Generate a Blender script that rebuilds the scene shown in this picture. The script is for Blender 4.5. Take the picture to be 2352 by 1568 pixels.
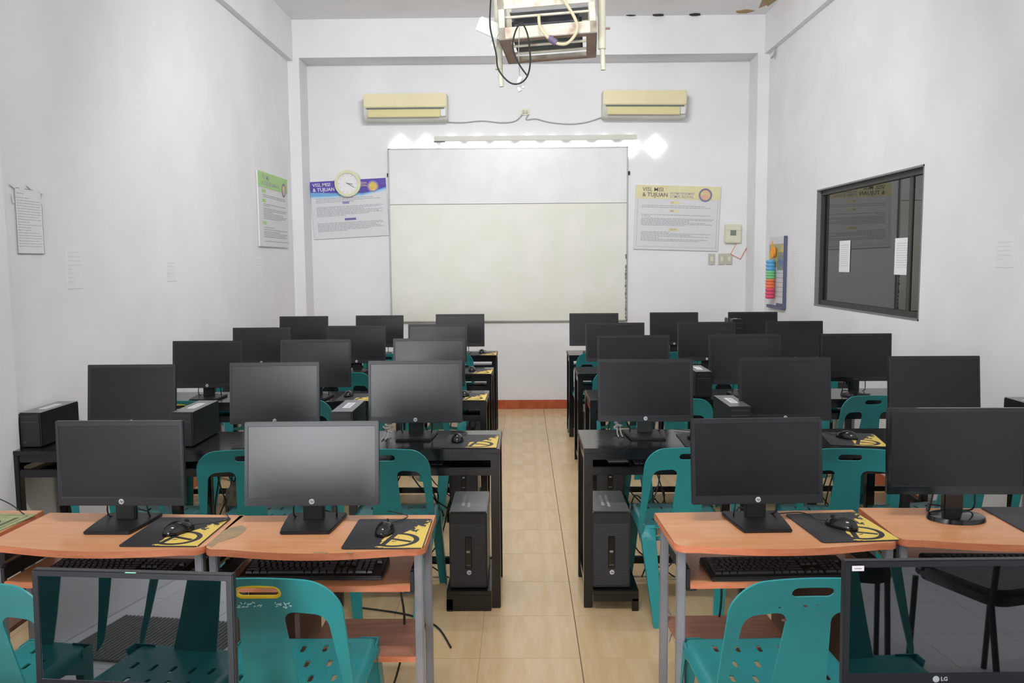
import bpy, bmesh, math, random
import numpy as np
from mathutils import Matrix, Vector, Euler
random.seed(7)
for o in list(bpy.data.objects): bpy.data.objects.remove(o)
S = bpy.context.scene
COL = S.collection
R = math.radians

# ------------------------------------------------------------------ camera
cam_d = bpy.data.cameras.new('camera'); cam = bpy.data.objects.new('camera', cam_d); COL.objects.link(cam)
cam_d.sensor_width = 36.0; cam_d.lens = 36.0*1924/2352; cam_d.clip_start = 0.05; cam_d.clip_end = 60
def cam_matrix(yaw, pitch, roll, loc):
    c, s = math.cos, math.sin
    fw = Vector((-s(yaw)*c(pitch), c(yaw)*c(pitch), -s(pitch)))
    r0 = Vector((c(yaw), s(yaw), 0)); u0 = r0.cross(fw)
    r = r0*c(roll)+u0*s(roll); u = -r0*s(roll)+u0*c(roll)
    m = Matrix((r, u, -fw)).transposed().to_4x4(); m.translation = Vector(loc)
    return m
cam.matrix_world = cam_matrix(R(.693), R(5.458), R(-.4297), (0, 0, 1.58))
S.camera = cam
# ------------------------------------------------------------------ view, world, lights
S.view_settings.view_transform = 'Standard'; S.view_settings.look = 'None'
S.view_settings.gamma = 1.0; S.view_settings.use_curve_mapping = False
S.view_settings.exposure = 0.06
W = bpy.data.worlds.new('world'); S.world = W; W.use_nodes = True
W.node_tree.nodes['Background'].inputs[0].default_value = (.93, .97, 1, 1)
W.node_tree.nodes['Background'].inputs[1].default_value = 3.0
def area(name, loc, rot, sx, sy, power, col=(1, 1, 1), spread=180):
    d = bpy.data.lights.new(name, 'AREA'); d.shape = 'RECTANGLE'; d.size = sx; d.size_y = sy
    d.energy = power; d.color = col; d.spread = R(spread)
    o = bpy.data.objects.new(name, d); COL.objects.link(o); o.location = loc; o.rotation_euler = rot
    return o
LAMP1 = area('ceiling_light_front', (-.05, 4.7, 3.80), (R(51), 0, 0), 1.1, .14, 63, (1, .99, .985), 158)
LAMP2 = area('ceiling_light_rear', (0, 1.2, 3.84), (R(32), 0, 0), 1.1, .12, 50, (1, .985, .97))
DAY = area('doorway_daylight', (-1.66, -2.3, 1.15), (R(90), 0, R(0)), 1.15, 2.1, 112, (.95, .98, 1))

# ------------------------------------------------------------------ materials
def lin(c): return tuple(((x/255)/12.92 if x/255 <= .04045 else ((x/255+.055)/1.055)**2.4) for x in c)
def mat(name, rgb, rough=.5, spec=.5, metal=0, rgb2=None, nscale=20, nlo=.4, nhi=.6, bump=0, bscale=80, stretch=None, coat=0, emit=0, ior=1.5, trans=0, detail=4):
    m = bpy.data.materials.new(name); m.use_nodes = True; nt = m.node_tree; b = nt.nodes['Principled BSDF']
    c = (*lin(rgb), 1)
    b.inputs['Base Color'].default_value = c; b.inputs['Roughness'].default_value = rough
    b.inputs['Specular IOR Level'].default_value = spec; b.inputs['Metallic'].default_value = metal
    b.inputs['Coat Weight'].default_value = coat; b.inputs['IOR'].default_value = ior
    b.inputs['Transmission Weight'].default_value = trans
    if emit:
        b.inputs['Emission Color'].default_value = c; b.inputs['Emission Strength'].default_value = emit
    tc = None
    if rgb2 or bump:
        tc = nt.nodes.new('ShaderNodeTexCoord'); mp = nt.nodes.new('ShaderNodeMapping')
        nt.links.new(tc.outputs['Object'], mp.inputs[0])
        if stretch: mp.inputs['Scale'].default_value = stretch
    if rgb2:
        n = nt.nodes.new('ShaderNodeTexNoise'); n.inputs['Scale'].default_value = nscale; n.inputs['Detail'].default_value = detail
        nt.links.new(mp.outputs[0], n.inputs['Vector'])
        rp = nt.nodes.new('ShaderNodeValToRGB'); rp.color_ramp.elements[0].position = nlo; rp.color_ramp.elements[1].position = nhi
        rp.color_ramp.elements[0].color = c; rp.color_ramp.elements[1].color = (*lin(rgb2), 1)
        nt.links.new(n.outputs['Fac'], rp.inputs[0]); nt.links.new(rp.outputs[0], b.inputs['Base Color'])
    if bump:
        n2 = nt.nodes.new('ShaderNodeTexNoise'); n2.inputs['Scale'].default_value = bscale; n2.inputs['Detail'].default_value = 3
        nt.links.new(mp.outputs[0], n2.inputs['Vector'])
        bp = nt.nodes.new('ShaderNodeBump'); bp.inputs['Strength'].default_value = bump; bp.inputs['Distance'].default_value = .002
        nt.links.new(n2.outputs['Fac'], bp.inputs['Height']); nt.links.new(bp.outputs[0], b.inputs['Normal'])
    return m
WHITE = (238, 238, 240)
M = dict(
 wall=mat('wall_paint', WHITE, .85, .2, rgb2=(233, 233, 235), nscale=1.6, bump=.15, bscale=30),
 ceil=mat('ceiling_paint', (247, 247, 247), .9, .15, rgb2=(243, 243, 243), nscale=2),
 stain=mat('damp_stained_plaster', (170, 160, 110), .9, .1, rgb2=(190, 150, 130), nscale=14),
 dark_hole=mat('dark_hole', (60, 66, 60), .9, .1),
 tile=mat('floor_tile', (214, 186, 148), .24, .5, rgb2=(208, 178, 134), nscale=5, stretch=(4, .5, 1), detail=5),
 grout=mat('tile_grout', (196, 172, 138), .8, .2),
 joint_dark=mat('dark_grout', (120, 104, 84), .8, .2),
 skirt=mat('brick_red_skirting', (190, 100, 62), .35, .4, rgb2=(176, 84, 50), nscale=9),
 skirt_joint=mat('skirting_joint', (205, 150, 120), .7, .2),
 plastic_black=mat('black_plastic', (26, 26, 28), .45, .45, bump=.12, bscale=900),
 bezel=mat('monitor_bezel_plastic', (34, 34, 37), .36, .45),
 screen=mat('matte_screen', (19, 19, 21), .29, .5, rgb2=(24, 22, 25), nscale=9, nlo=.35, nhi=.7),
 gloss_screen=mat('glossy_screen', (5, 8, 8), .015, .9, ior=1.75),
 gloss_black=mat('glossy_black_plastic', (20, 20, 22), .12, .6),
 logo=mat('logo_silver', (196, 196, 198), .4, .4),
 logo_ink=mat('logo_ink', (60, 60, 64), .5, .3),
 lg_grey=mat('logo_grey', (172, 174, 174), .4, .4),
 teal=mat('teal_plastic', (38, 134, 136), .32, .45, rgb2=(42, 126, 130), nscale=5, bump=.05, bscale=300),
 yellow=mat('yellow_rim', (228, 192, 40), .4, .4),
 scuff=mat('white_scuff', (170, 205, 200), .8, .1),
 desk_black=mat('black_gloss_paint', (14, 14, 16), .17, .6, rgb2=(22, 22, 25), nscale=6, bump=.25, bscale=22),
 desk_edge=mat('worn_board_edge', (124, 84, 66), .6, .3, rgb2=(60, 50, 48), nscale=16),
 wood=mat('wood_laminate', (220, 160, 118), .3, .45, rgb2=(210, 145, 97), nscale=5, stretch=(1, 7, 1), detail=5, nlo=.3, nhi=.7),
 wood_edge=mat('wood_edge_band', (212, 132, 94), .4, .4, rgb2=(200, 116, 80), nscale=10, stretch=(1, 1, 6)),
 wood_dark=mat('wood_board_brown', (168, 116, 92), .45, .35, rgb2=(154, 102, 80), nscale=6, stretch=(1, 8, 1)),
 wood_panel=mat('dark_wood_panel', (96, 68, 56), .5, .3),
 worn=mat('worn_laminate_patch', (150, 138, 112), .6, .2, rgb2=(176, 146, 112), nscale=25),
 steel=mat('grey_painted_steel', (136, 134, 138), .4, .4, rgb2=(124, 124, 128), nscale=8),
 slide=mat('black_slide', (34, 32, 32), .5, .4),
 key=mat('keycap_black', (52, 52, 55), .35, .5),
 keyprint=mat('key_legend', (180, 180, 180), .6, .2),
 case_top=mat('grey_metal_case', (136, 139, 142), .3, .5, metal=.55),
 grille=mat('black_grille', (58, 58, 60), .5, .4),
 label=mat('white_sticker', (226, 226, 228), .6, .3),
 label_txt=mat('sticker_print', (150, 150, 152), .7, .2),
 ac=mat('aged_cream_plastic', (234, 226, 184), .45, .35, rgb2=(228, 220, 178), nscale=3),
 ac_side=mat('aged_white_plastic', (214, 214, 206), .5, .35),
 ac_louver=mat('cream_louver', (222, 212, 160), .45, .35),
 dark_gap=mat('shadow_gap_grey', (120, 128, 122), .8, .2),
 board_hi=mat('whiteboard_enamel', (236, 236, 236), .3, .4, rgb2=(231, 231, 232), nscale=4),
 board_lo=mat('yellowed_whiteboard', (236, 236, 228), .3, .45, rgb2=(228, 229, 216), nscale=2.5, nlo=.35, nhi=.65),
 alu=mat('aluminium_frame', (176, 176, 174), .4, .4, metal=.3),
 light_shape_glow=mat('glowing_light_shape', (255, 255, 255), .5, .2, emit=1.15),  # glow for the diamond light shapes on the wall
 tube_on=mat('lit_tube', (255, 252, 245), .5, .2, emit=4.0),
 clockrim=mat('cream_clock_rim', (222, 222, 188), .4, .4),
 clockface=mat('clock_face', (236, 234, 236), .5, .3),
 ink=mat('grey_ink', (110, 112, 114), .7, .2),
 ink_lt=mat('pale_ink', (172, 176, 178), .7, .2),
 ink_faint=mat('faint_ink', (196, 198, 198), .8, .1),
 ink_ghost=mat('ghost_ink', (216, 217, 217), .8, .1),
 paper=mat('white_paper', (236, 236, 238), .7, .2),
 paper_grey=mat('poster_paper', (220, 220, 224), .55, .3),
 film=mat('laminated_sheet', (228, 233, 231), .3, .5),
 yel_head=mat('yellow_header', (226, 224, 178), .5, .3, rgb2=(226, 214, 172), nscale=5),
 grn_head=mat('green_header', (172, 212, 140), .5, .3),
 pur_head=mat('violet_header', (98, 82, 176), .5, .3),
 blue_band=mat('sky_blue_band', (120, 178, 224), .5, .3),
 blue_band2=mat('pale_blue_band', (184, 212, 234), .5, .3),
 purple=mat('purple_ink', (116, 110, 168), .5, .3),
 lilac=mat('lilac_tag', (150, 140, 190), .5, .3),
 seal_y=mat('seal_yellow', (222, 212, 104), .5, .3, rgb2=(226, 176, 110), nscale=30),
 seal_ring=mat('seal_ring', (138, 130, 158), .5, .3),
 seal_in=mat('seal_inner', (214, 214, 150), .5, .3, rgb2=(228, 170, 160), nscale=18),
 win_frame=mat('grey_window_frame', (132, 132, 132), .5, .4),
 win_dark=mat('dark_window_track', (62, 62, 62), .5, .4),
 glassroom=mat('dark_room', (80, 80, 80), .9, .1),
 cage=mat('cream_painted_angle_iron', (226, 222, 204), .5, .35, rgb2=(190, 160, 140), nscale=16, nlo=.5, nhi=.75, bump=.2, bscale=60),
 cage_dk=mat('brown_shade_iron', (160, 136, 124), .55, .3, rgb2=(170, 148, 134), nscale=12),
 pipe=mat('cream_pipe', (222, 220, 200), .4, .4),
 cable_cream=mat('cream_cable', (214, 206, 172), .5, .3),
 cable_black=mat('black_cable', (44, 48, 48), .5, .3),
 cable_grey=mat('grey_cable', (170, 170, 168), .5, .3),
 vga=mat('violet_plug', (120, 106, 136), .5, .3),
 proj=mat('projector_black', (52, 54, 60), .4, .4),
 proj_grey=mat('projector_ports', (150, 152, 160), .4, .4),
 proj_teal=mat('dark_teal_plastic', (78, 100, 98), .5, .3),
 orange=mat('orange_part', (226, 160, 70), .5, .3),
 plastic_white=mat('white_plastic', (226, 226, 224), .45, .35),
 cream_box=mat('cream_switch_plastic', (224, 222, 200), .45, .35),
 switch=mat('aged_switch', (196, 196, 182), .5, .3),
 lcd=mat('grey_lcd', (128, 132, 124), .4, .4),
 pad_green=mat('pale_green_pad', (168, 172, 130), .7, .2, rgb2=(150, 156, 116), nscale=30),
 pad_ink=mat('dark_green_print', (92, 98, 70), .7, .2),
 cal_blue=mat('calendar_blue', (110, 130, 170), .5, .3, rgb2=(150, 160, 130), nscale=14),
 cal_yel=mat('calendar_yellow', (222, 196, 90), .5, .3, rgb2=(170, 180, 150), nscale=9),
 cal_spine=mat('calendar_spine', (96, 100, 126), .5, .3),
 toy_o=mat('toy_orange', (240, 158, 50), .4, .4), toy_b=mat('toy_blue', (104, 176, 226), .4, .4),
 toy_g=mat('toy_green', (130, 206, 140), .4, .4), toy_r=mat('toy_coral', (240, 128, 84), .4, .4), toy_p=mat('toy_pink', (226, 84, 118), .4, .4),
 bag=mat('grey_plastic_bag', (150, 142, 122), .5, .3, rgb2=(120, 112, 96), nscale=30),
 leather=mat('black_leatherette', (22, 22, 24), .25, .5),
 mat_grey=mat('ribbed_floor_mat', (128, 130, 128), .9, .1),
 pale_tile=mat('pale_threshold_tile', (226, 226, 230), .3, .4),
 green_tape=mat('mint_sticker', (150, 220, 196), .6, .2),
 red_tag=mat('pink_edge_sticker', (224, 214, 222), .6, .2),
)
# window glass: dark tinted pane that mirrors the room
def glass_mat():
    m = bpy.data.materials.new('tinted_glass'); m.use_nodes = True; nt = m.node_tree
    out = nt.nodes['Material Output']; nt.nodes.remove(nt.nodes['Principled BSDF'])
    t = nt.nodes.new('ShaderNodeBsdfTransparent'); t.inputs[0].default_value = (.35, .35, .36, 1)
    g = nt.nodes.new('ShaderNodeBsdfGlossy'); g.inputs['Roughness'].default_value = .01
    f = nt.nodes.new('ShaderNodeFresnel'); f.inputs[0].default_value = 2.3
    mx = nt.nodes.new('ShaderNodeMixShader')
    nt.links.new(f.outputs[0], mx.inputs[0]); nt.links.new(t.outputs[0], mx.inputs[1]); nt.links.new(g.outputs[0], mx.inputs[2])
    nt.links.new(mx.outputs[0], out.inputs[0]); return m
M['glass'] = glass_mat()
# small node-expression helper for the printed mouse pad
class X:
    nt = None
    def __init__(s, sock): s.s = sock
    def _op(s, op, o=None, o2=None):
        n = X.nt.nodes.new('ShaderNodeMath'); n.operation = op
        for i, v in enumerate((s, o, o2)):
            if v is None: continue
            if isinstance(v, X): X.nt.links.new(v.s, n.inputs[i])
            else: n.inputs[i].default_value = v
        return X(n.outputs[0])
    def __add__(s, o): return s._op('ADD', o)
    def __sub__(s, o): return s._op('SUBTRACT', o)
    def __mul__(s, o): return s._op('MULTIPLY', o)
    def gt(s, o): return s._op('GREATER_THAN', o)
    def lt(s, o): return s._op('LESS_THAN', o)
    def ab(s): return s._op('ABSOLUTE')
    def mx(s, o): return s._op('MAXIMUM', o)
def pad_material():
    m = bpy.data.materials.new('printed_mouse_pad'); m.use_nodes = True; nt = m.node_tree; X.nt = nt
    b = nt.nodes['Principled BSDF']; b.inputs['Roughness'].default_value = .55; b.inputs['Specular IOR Level'].default_value = .45
    tc = nt.nodes.new('ShaderNodeTexCoord'); sp = nt.nodes.new('ShaderNodeSeparateXYZ'); nt.links.new(tc.outputs['Object'], sp.inputs[0])
    x, y = X(sp.outputs[0]), X(sp.outputs[1])          # metres, pad centre = 0
    def noise(sc, det=3):
        n = nt.nodes.new('ShaderNodeTexNoise'); n.inputs['Scale'].default_value = sc; n.inputs['Detail'].default_value = det
        nt.links.new(tc.outputs['Object'], n.inputs['Vector']); return X(n.outputs['Fac']) - .5
    n1, n2 = noise(26), noise(90)
    reg = (x*1.1 - y*.55 + n1*.22 + n2*.13).gt(.062)
    cx_, cy_ = x - .030, y + .068
    r = (cx_*cx_ + cy_*cy_*1.25)._op('SQRT')
    ring = (r - .066).ab().lt(.0085)
    arm = (cx_ - cy_*.25 + .020).ab().lt(.0085)*cy_.lt(.052)*cy_.gt(-.05)
    arm2 = (cy_ + cx_*.45 - .005).ab().lt(.008)*cx_.gt(-.02)*r.lt(.055)
    inside = r.lt(.058)*(cx_+n1*.1).gt(-.05)
    yel = reg.mx(inside*(n2*1.0+.3).gt(.2))
    dark = ring.mx(arm).mx(arm2)
    mask = yel*(X(nt.nodes.new('ShaderNodeValue').outputs[0])*0 + 1 - dark)
    edge = x.ab().gt(.1215).mx(y.ab().gt(.141))
    mask = mask*(edge*-1 + 1)
    mix = nt.nodes.new('ShaderNodeMix'); mix.data_type = 'RGBA'
    nt.links.new(mask.s, mix.inputs['Factor']); mix.inputs[6].default_value = (*lin((46, 46, 50)), 1); mix.inputs[7].default_value = (*lin((226, 196, 96)), 1)
    nt.links.new(mix.outputs[2], b.inputs['Base Color']); return m
M['pad'] = pad_material()

# ------------------------------------------------------------------ mesh building
class MB:
    def __init__(s): s.v = []; s.f = []; s.mi = []
    def add(s, vs, fs, mi=0, mtx=None):
        b = len(s.v)
        for v in vs:
            v = Vector(v)
            s.v.append(tuple(mtx @ v) if mtx else tuple(v))
        for f in fs: s.f.append([b+i for i in f]); s.mi.append(mi)
        return s
    def box(s, x0, x1, y0, y1, z0, z1, mi=0, mtx=None, taper=0):
        t = taper
        vs = [(x0, y0, z0), (x1, y0, z0), (x1, y1, z0), (x0, y1, z0), (x0+t, y0+t, z1), (x1-t, y0+t, z1), (x1-t, y1-t, z1), (x0+t, y1-t, z1)]
        return s.add(vs, [(3, 2, 1, 0), (4, 5, 6, 7), (0, 1, 5, 4), (1, 2, 6, 5), (2, 3, 7, 6), (3, 0, 4, 7)], mi, mtx)
    def prism(s, poly, z0, z1, mi=0, mtx=None):      # poly in xy, counter-clockwise
        n = len(poly); vs = [(x, y, z0) for x, y in poly]+[(x, y, z1) for x, y in poly]
        fs = [tuple(reversed(range(n))), tuple(range(n, 2*n))]+[(i, (i+1) % n, n+(i+1) % n, n+i) for i in range(n)]
        return s.add(vs, fs, mi, mtx)
    def cyl(s, r0, r1, z0, z1, n=20, mi=0, mtx=None, sy=1):
        vs = [(r0*math.cos(2*math.pi*i/n), sy*r0*math.sin(2*math.pi*i/n), z0) for i in range(n)]+[(r1*math.cos(2*math.pi*i/n), sy*r1*math.sin(2*math.pi*i/n), z1) for i in range(n)]
        fs = [tuple(reversed(range(n))), tuple(range(n, 2*n))]+[(i, (i+1) % n, n+(i+1) % n, n+i) for i in range(n)]
        return s.add(vs, fs, mi, mtx)
    def tube(s, pts, r, n=8, mi=0, closed=False, sub=0):
        pts = [Vector(p) for p in pts]
        if sub:
            q = []; N = len(pts)
            for i in range(N-1 if not closed else N):
                p0 = pts[(i-1) % N] if (closed or i > 0) else pts[0]; p1 = pts[i]; p2 = pts[(i+1) % N]; p3 = pts[(i+2) % N] if (closed or i+2 < N) else pts[-1]
                for k in range(sub):
                    t = k/sub
                    q.append(.5*((2*p1)+(p2-p0)*t+(2*p0-5*p1+4*p2-p3)*t*t+(-p0+3*p1-3*p2+p3)*t**3))
            if not closed: q.append(pts[-1])
            pts = q
        N = len(pts); vs = []; up = Vector((0, 0, 1))
        for i, p in enumerate(pts):
            a = pts[(i-1) % N] if (closed or i > 0) else p; c = pts[(i+1) % N] if (closed or i < N-1) else p
            d = (c-a).normalized() if (c-a).length > 1e-9 else Vector((0, 0, 1))
            u = d.cross(up)
            if u.length < .15: u = d.cross(Vector((1, 0, 0)))
            u.normalize(); w = d.cross(u)
            if i and (u.dot(lu) < 0): u, w = -u, -w
            lu = u
            rr = r if not callable(r) else r(i/(N-1))
            vs += [tuple(p+u*rr*math.cos(2*math.pi*k/n)+w*rr*math.sin(2*math.pi*k/n)) for k in range(n)]
        fs = []
        for i in range(N if closed else N-1):
            j = (i+1) % N
            for k in range(n):
                k2 = (k+1) % n; fs.append((i*n+k, i*n+k2, j*n+k2, j*n+k))
        if not closed: fs += [tuple(range(n)), tuple(reversed(range((N-1)*n, N*n)))]
        return s.add(vs, fs, mi)
    def mesh(s, name, mats, bevel=0, smooth=True, seg=2, angle=.7):
        me = bpy.data.meshes.new(name); me.from_pydata(s.v, [], s.f)
        if not isinstance(mats, (list, tuple)): mats = [mats]
        for m in mats: me.materials.append(M[m] if isinstance(m, str) else m)
        me.polygons.foreach_set('material_index', s.mi)
        bm = bmesh.new(); bm.from_mesh(me)
        bmesh.ops.recalc_face_normals(bm, faces=bm.faces)
        if bevel: 
            es = [e for e in bm.edges if len(e.link_faces) == 2 and e.calc_face_angle(0) > .5]
            bmesh.ops.bevel(bm, geom=es, offset=bevel, segments=seg, affect='EDGES', clamp_overlap=True)
        bm.to_mesh(me); bm.free()
        if smooth:
            me.polygons.foreach_set('use_smooth', [True]*len(me.polygons)); me.set_sharp_from_angle(angle=angle)
        return me
def rot(rx=0, ry=0, rz=0, loc=(0, 0, 0)):
    return Matrix.Translation(loc) @ Euler((rx, ry, rz)).to_matrix().to_4x4()
def box_me(name, m, *a, bevel=0): return MB().box(*a).mesh(name, m, bevel)
def text_me(body, size, m, mtx=None, shear=0, bold=0, ext=.0004, align='CENTER'):
    c = bpy.data.curves.new('lettering', 'FONT'); c.body = body; c.size = size; c.extrude = ext; c.align_x = align; c.align_y = 'CENTER'
    c.shear = shear; c.offset = bold; c.resolution_u = 2
    o = bpy.data.objects.new('lettering', c); COL.objects.link(o); bpy.context.view_layer.update()
    me = bpy.data.meshes.new_from_object(o.evaluated_get(bpy.context.evaluated_depsgraph_get()))
    bpy.data.objects.remove(o); bpy.data.curves.remove(c)
    me.name = 'lettering'; me.materials.clear(); me.materials.append(M[m])
    me.transform(rot(R(90)) if mtx is None else mtx)       # default: faces -Y
    return me
def obj(name, me, parent=None, loc=(0, 0, 0), rt=(0, 0, 0), **props):
    o = bpy.data.objects.new(name, me); COL.objects.link(o)
    if parent: o.parent = parent
    o.location = loc; o.rotation_euler = rt
    for k, v in props.items(): o[k] = v
    return o
def thing(name, label, cat, loc=(0, 0, 0), rz=0, group=None, scale=(1, 1, 1), me=None, rt=None):
    o = bpy.data.objects.new(name, me); COL.objects.link(o); o.location = loc; o.rotation_euler = rt or (0, 0, rz); o.scale = scale
    o['label'] = label; o['category'] = cat
    if group: o['group'] = group
    return o
def struct(name, me, parent=None, **k): return obj(name, me, parent, kind='structure', **k)
# template: list of (name, mesh, props, [children])
def inst(tmpl, name, label, cat, loc, rz=0, group=None, scale=(1, 1, 1), skip=()):
    t = thing(name, label, cat, loc, rz, group, scale)
    def rec(items, par):
        for it in items:
            if it[0] in skip: continue
            o = bpy.data.objects.new(it[0], it[1]); COL.objects.link(o); o.parent = par
            for k, v in (it[2] or {}).items():
                if k == 'loc': o.location = v
                elif k == 'rt': o.rotation_euler = v
                else: o[k] = v
            if len(it) > 3: rec(it[3], o)
    rec(tmpl, t); return t

# ------------------------------------------------------------------ room shell
XL, XR, YB, YR, ZC = -2.338, 2.486, 8.925, -2.4, 4.0
T = .402
# floor: slab and separate tiles
fl = struct('floor', box_me('floor_slab', 'grout', XL-.2, XR+.2, YR-.2, YB+.2, -.2, -.0045))
tile_me = MB().box(-T/2+.0007, T/2-.0007, -T/2+.0007, T/2-.0007, -.0065, 0, taper=.0004).mesh('tile', 'tile', smooth=False)
xs = [.224+T*k for k in range(-7, 6)]; ys = [4.02+T*k for k in range(-16, 13)]
rest = MB(); mid = MB()
def clipped(x0, x1, y0, y1):
    return max(x0, XL), min(x1, XR), max(y0, YR), min(y1, YB)
cache = {}
for i in range(len(xs)):
    for j in range(len(ys)):
        a = clipped(xs[i], xs[i]+T, ys[j], ys[j]+T)
        if a[1]-a[0] < .03 or a[3]-a[2] < .03: continue
        if a[3] < 2.3: (rest if a[3] < 1.5 else mid).box(a[0]+.0012, a[1]-.0012, a[2]+.0012, a[3]-.0012, -.0065, 0); continue
        full = abs(a[1]-a[0]-T) < 1e-6 and abs(a[3]-a[2]-T) < 1e-6
        cxx, cyy = (a[0]+a[1])/2, (a[2]+a[3])/2
        # the joint at x=.224 is wider and darker in the photograph
        if full and abs(xs[i]-.224) > 1e-6: me = tile_me
        else:
            key = (round(a[1]-a[0], 4), round(a[3]-a[2], 4), abs(xs[i]-.224) < 1e-6)
            if key not in cache:
                w2, h2 = (a[1]-a[0])/2, (a[3]-a[2])/2; g = .0032 if key[2] else .0007
                cache[key] = MB().box(-w2+g, w2-.0007, -h2+.0007, h2-.0007, -.0065, 0).mesh('tile', 'tile', smooth=False)
            me = cache[key]
        obj('tile', me, fl, (cxx, cyy, 0))
obj('far_tiles', rest.mesh('far_tiles', 'pale_tile', smooth=False), fl, kind='stuff')
obj('middle_tiles', mid.mesh('middle_tiles', 'tile', smooth=False), fl, kind='stuff')
obj('dark_joint', box_me('dark_joint', 'joint_dark', .2242, .2272, 2.4, YB-.02, -.0046, -.0012), fl, label='dark grout line')
# walls
struct('wall_back', box_me('wall_back', 'wall', XL-.2, XR+.2, YB, YB+.2, -.2, ZC+.2))
struct('wall_left', box_me('wall_left', 'wall', XL-.2, XL, YR, YB, -.2, ZC+.2))
wy0, wy1, wz0, wz1 = 5.268, 7.15, 1.188, 2.158
wr = MB()
wr.box(XR, XR+.2, YR, wy0, -.2, ZC+.2).box(XR, XR+.2, wy1, YB, -.2, ZC+.2).box(XR, XR+.2, wy0, wy1, -.2, wz0).box(XR, XR+.2, wy0, wy1, wz1, ZC+.2)
struct('wall_right', wr.mesh('wall_right', 'wall', smooth=False))
rw = MB()
rw.box(XL-.2, -2.30, YR-.2, YR, -.2, ZC+.2).box(-1.02, XR+.2, YR-.2, YR, -.2, ZC+.2).box(-2.30, -1.02, YR-.2, YR, 2.2, ZC+.2).box(-2.30, -1.02, YR-.2, YR, -.2, -.01)
struct('wall_rear', rw.mesh('wall_rear', 'wall', smooth=False))
d1 = struct('door_1', MB().box(-2.30, -2.25, YR-.18, YR+.02, 0, 2.2).box(-1.07, -1.02, YR-.18, YR+.02, 0, 2.2).box(-2.30, -1.02, YR-.18, YR+.02, 2.15, 2.2).mesh('door_frame', 'wood_dark'))
struct('ceiling', box_me('ceiling', 'ceil', XL-.2, XR+.2, YR-.2, YB+.2, ZC, ZC+.2))
# corner columns, back beam, side beams, near pilaster
YF = 8.612; ZB = 3.628
struct('trim_1', box_me('corner_column_left', 'wall', XL, -2.222, YF, YB, 0, ZC))
struct('trim_2', box_me('corner_column_right', 'wall', 2.372, XR, YF, YB, 0, ZC))
struct('trim_3', box_me('back_beam', 'wall', -2.222, 2.372, YF, YB, ZB, ZC, bevel=0))
struct('trim_4', box_me('left_beam', 'wall', XL, XL+.055, YR, YF, 3.60, ZC))
struct('trim_5', box_me('right_beam', 'wall', XR-.05, XR, YR, YF, 3.62, ZC))
struct('trim_6', box_me('left_pilaster', 'wall', XL, XL+.03, YR, 3.76, 0, 3.6, bevel=.004))
# skirting tiles along the back wall
bb = struct('baseboard_back', box_me('skirting_bed', 'skirt_joint', -2.222, 2.372, YB-.008, YB, 0, .094))
for i in range(-7, 6):
    a, b = max(.224+T*i+.002, -2.222), min(.224+T*(i+1)-.002, 2.372)
    if b-a > .02: obj('tile', MB().box(a, b, YB-.013, YB-.006, .001, .096).mesh('skirting_tile', 'skirt', .001), bb)
struct('baseboard_left', box_me('skirting_left', 'skirt', XL, XL+.012, 3.78, YF, 0, .095))
struct('baseboard_right', box_me('skirting_right', 'skirt', XR-.012, XR, 3.2, YF, 0, .095))
# damp marks and flaking plaster at the ceiling corner
def blob(cx, cy, rx, ry, n=14, jit=.35, seed=0):
    rd = random.Random(seed)
    return [(cx+rx*(1-jit*rd.random())*math.cos(2*math.pi*i/n), cy+ry*(1-jit*rd.random())*math.sin(2*math.pi*i/n)) for i in range(n)]
cd = MB().prism(blob(2.33, 7.95, .10, .5, seed=3), ZC-.004, ZC+.001)
cd.prism(blob(2.20, 8.50, .10, .07, seed=5), ZC-.005, ZC+.001)
o = struct('trim_7', cd.mesh('damp_stain', 'stain', smooth=False))
cd = MB().prism(blob(1.37, 8.575, .07, .03, seed=6), ZC-.01, ZC).prism(blob(1.73, 8.57, .06, .03, seed=7), ZC-.012, ZC).prism(blob(1.1, 8.585, .05, .018, seed=8), ZC-.005, ZC)
obj('flaking_hole', cd.mesh('flaking_hole', 'dark_hole', smooth=False), o)

# ------------------------------------------------------------------ window in the right wall
w1 = struct('window_1', MB().box(XR-.002, XR+.13, wy0, wy0+.012, wz0, wz1).box(XR-.002, XR+.13, wy1-.012, wy1, wz0, wz1)
            .box(XR-.002, XR+.13, wy0, wy1, wz1-.012, wz1).box(XR-.002, XR+.13, wy0, wy1, wz0, wz0+.012).mesh('window_lining', 'win_frame', smooth=False))
fr = MB()
for (a, b, c, d) in ((wy0+.012, wy0+.05, wz0+.012, wz1-.012), (wy1-.05, wy1-.012, wz0+.012, wz1-.012)): fr.box(XR+.03, XR+.07, a, b, c, d)
fr.box(XR+.03, XR+.07, wy0+.05, wy1-.05, wz0+.012, wz0+.05).box(XR+.03, XR+.07, wy0+.05, wy1-.05, wz1-.05, wz1-.012)
obj('window_frame', fr.mesh('window_frame', 'win_dark', .002), w1)
obj('mullion', box_me('mullion', 'win_dark', XR+.042, XR+.066, 5.505, 5.55, wz0+.05, wz1-.05), w1)
obj('pane', box_me('pane', 'glass', XR+.05, XR+.056, wy0+.05, 5.505, wz0+.05, wz1-.05), w1)
obj('pane', box_me('pane', 'glass', XR+.05, XR+.056, 5.55, wy1-.05, wz0+.05, wz1-.05), w1)
# the unlit room behind the window
struct('wall_beyond', MB().box(XR+1.6, XR+1.65, 3.8, 8.6, -.1, 3).box(XR+.2, XR+1.65, 3.75, 3.8, -.1, 3).box(XR+.2, XR+1.65, 8.6, 8.65, -.1, 3).box(XR+.2, XR+1.65, 3.75, 8.65, 2.9, 3).box(XR+.2, XR+1.65, 3.75, 8.65, -.1, 0).mesh('wall_beyond', 'glassroom', smooth=False))

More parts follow.
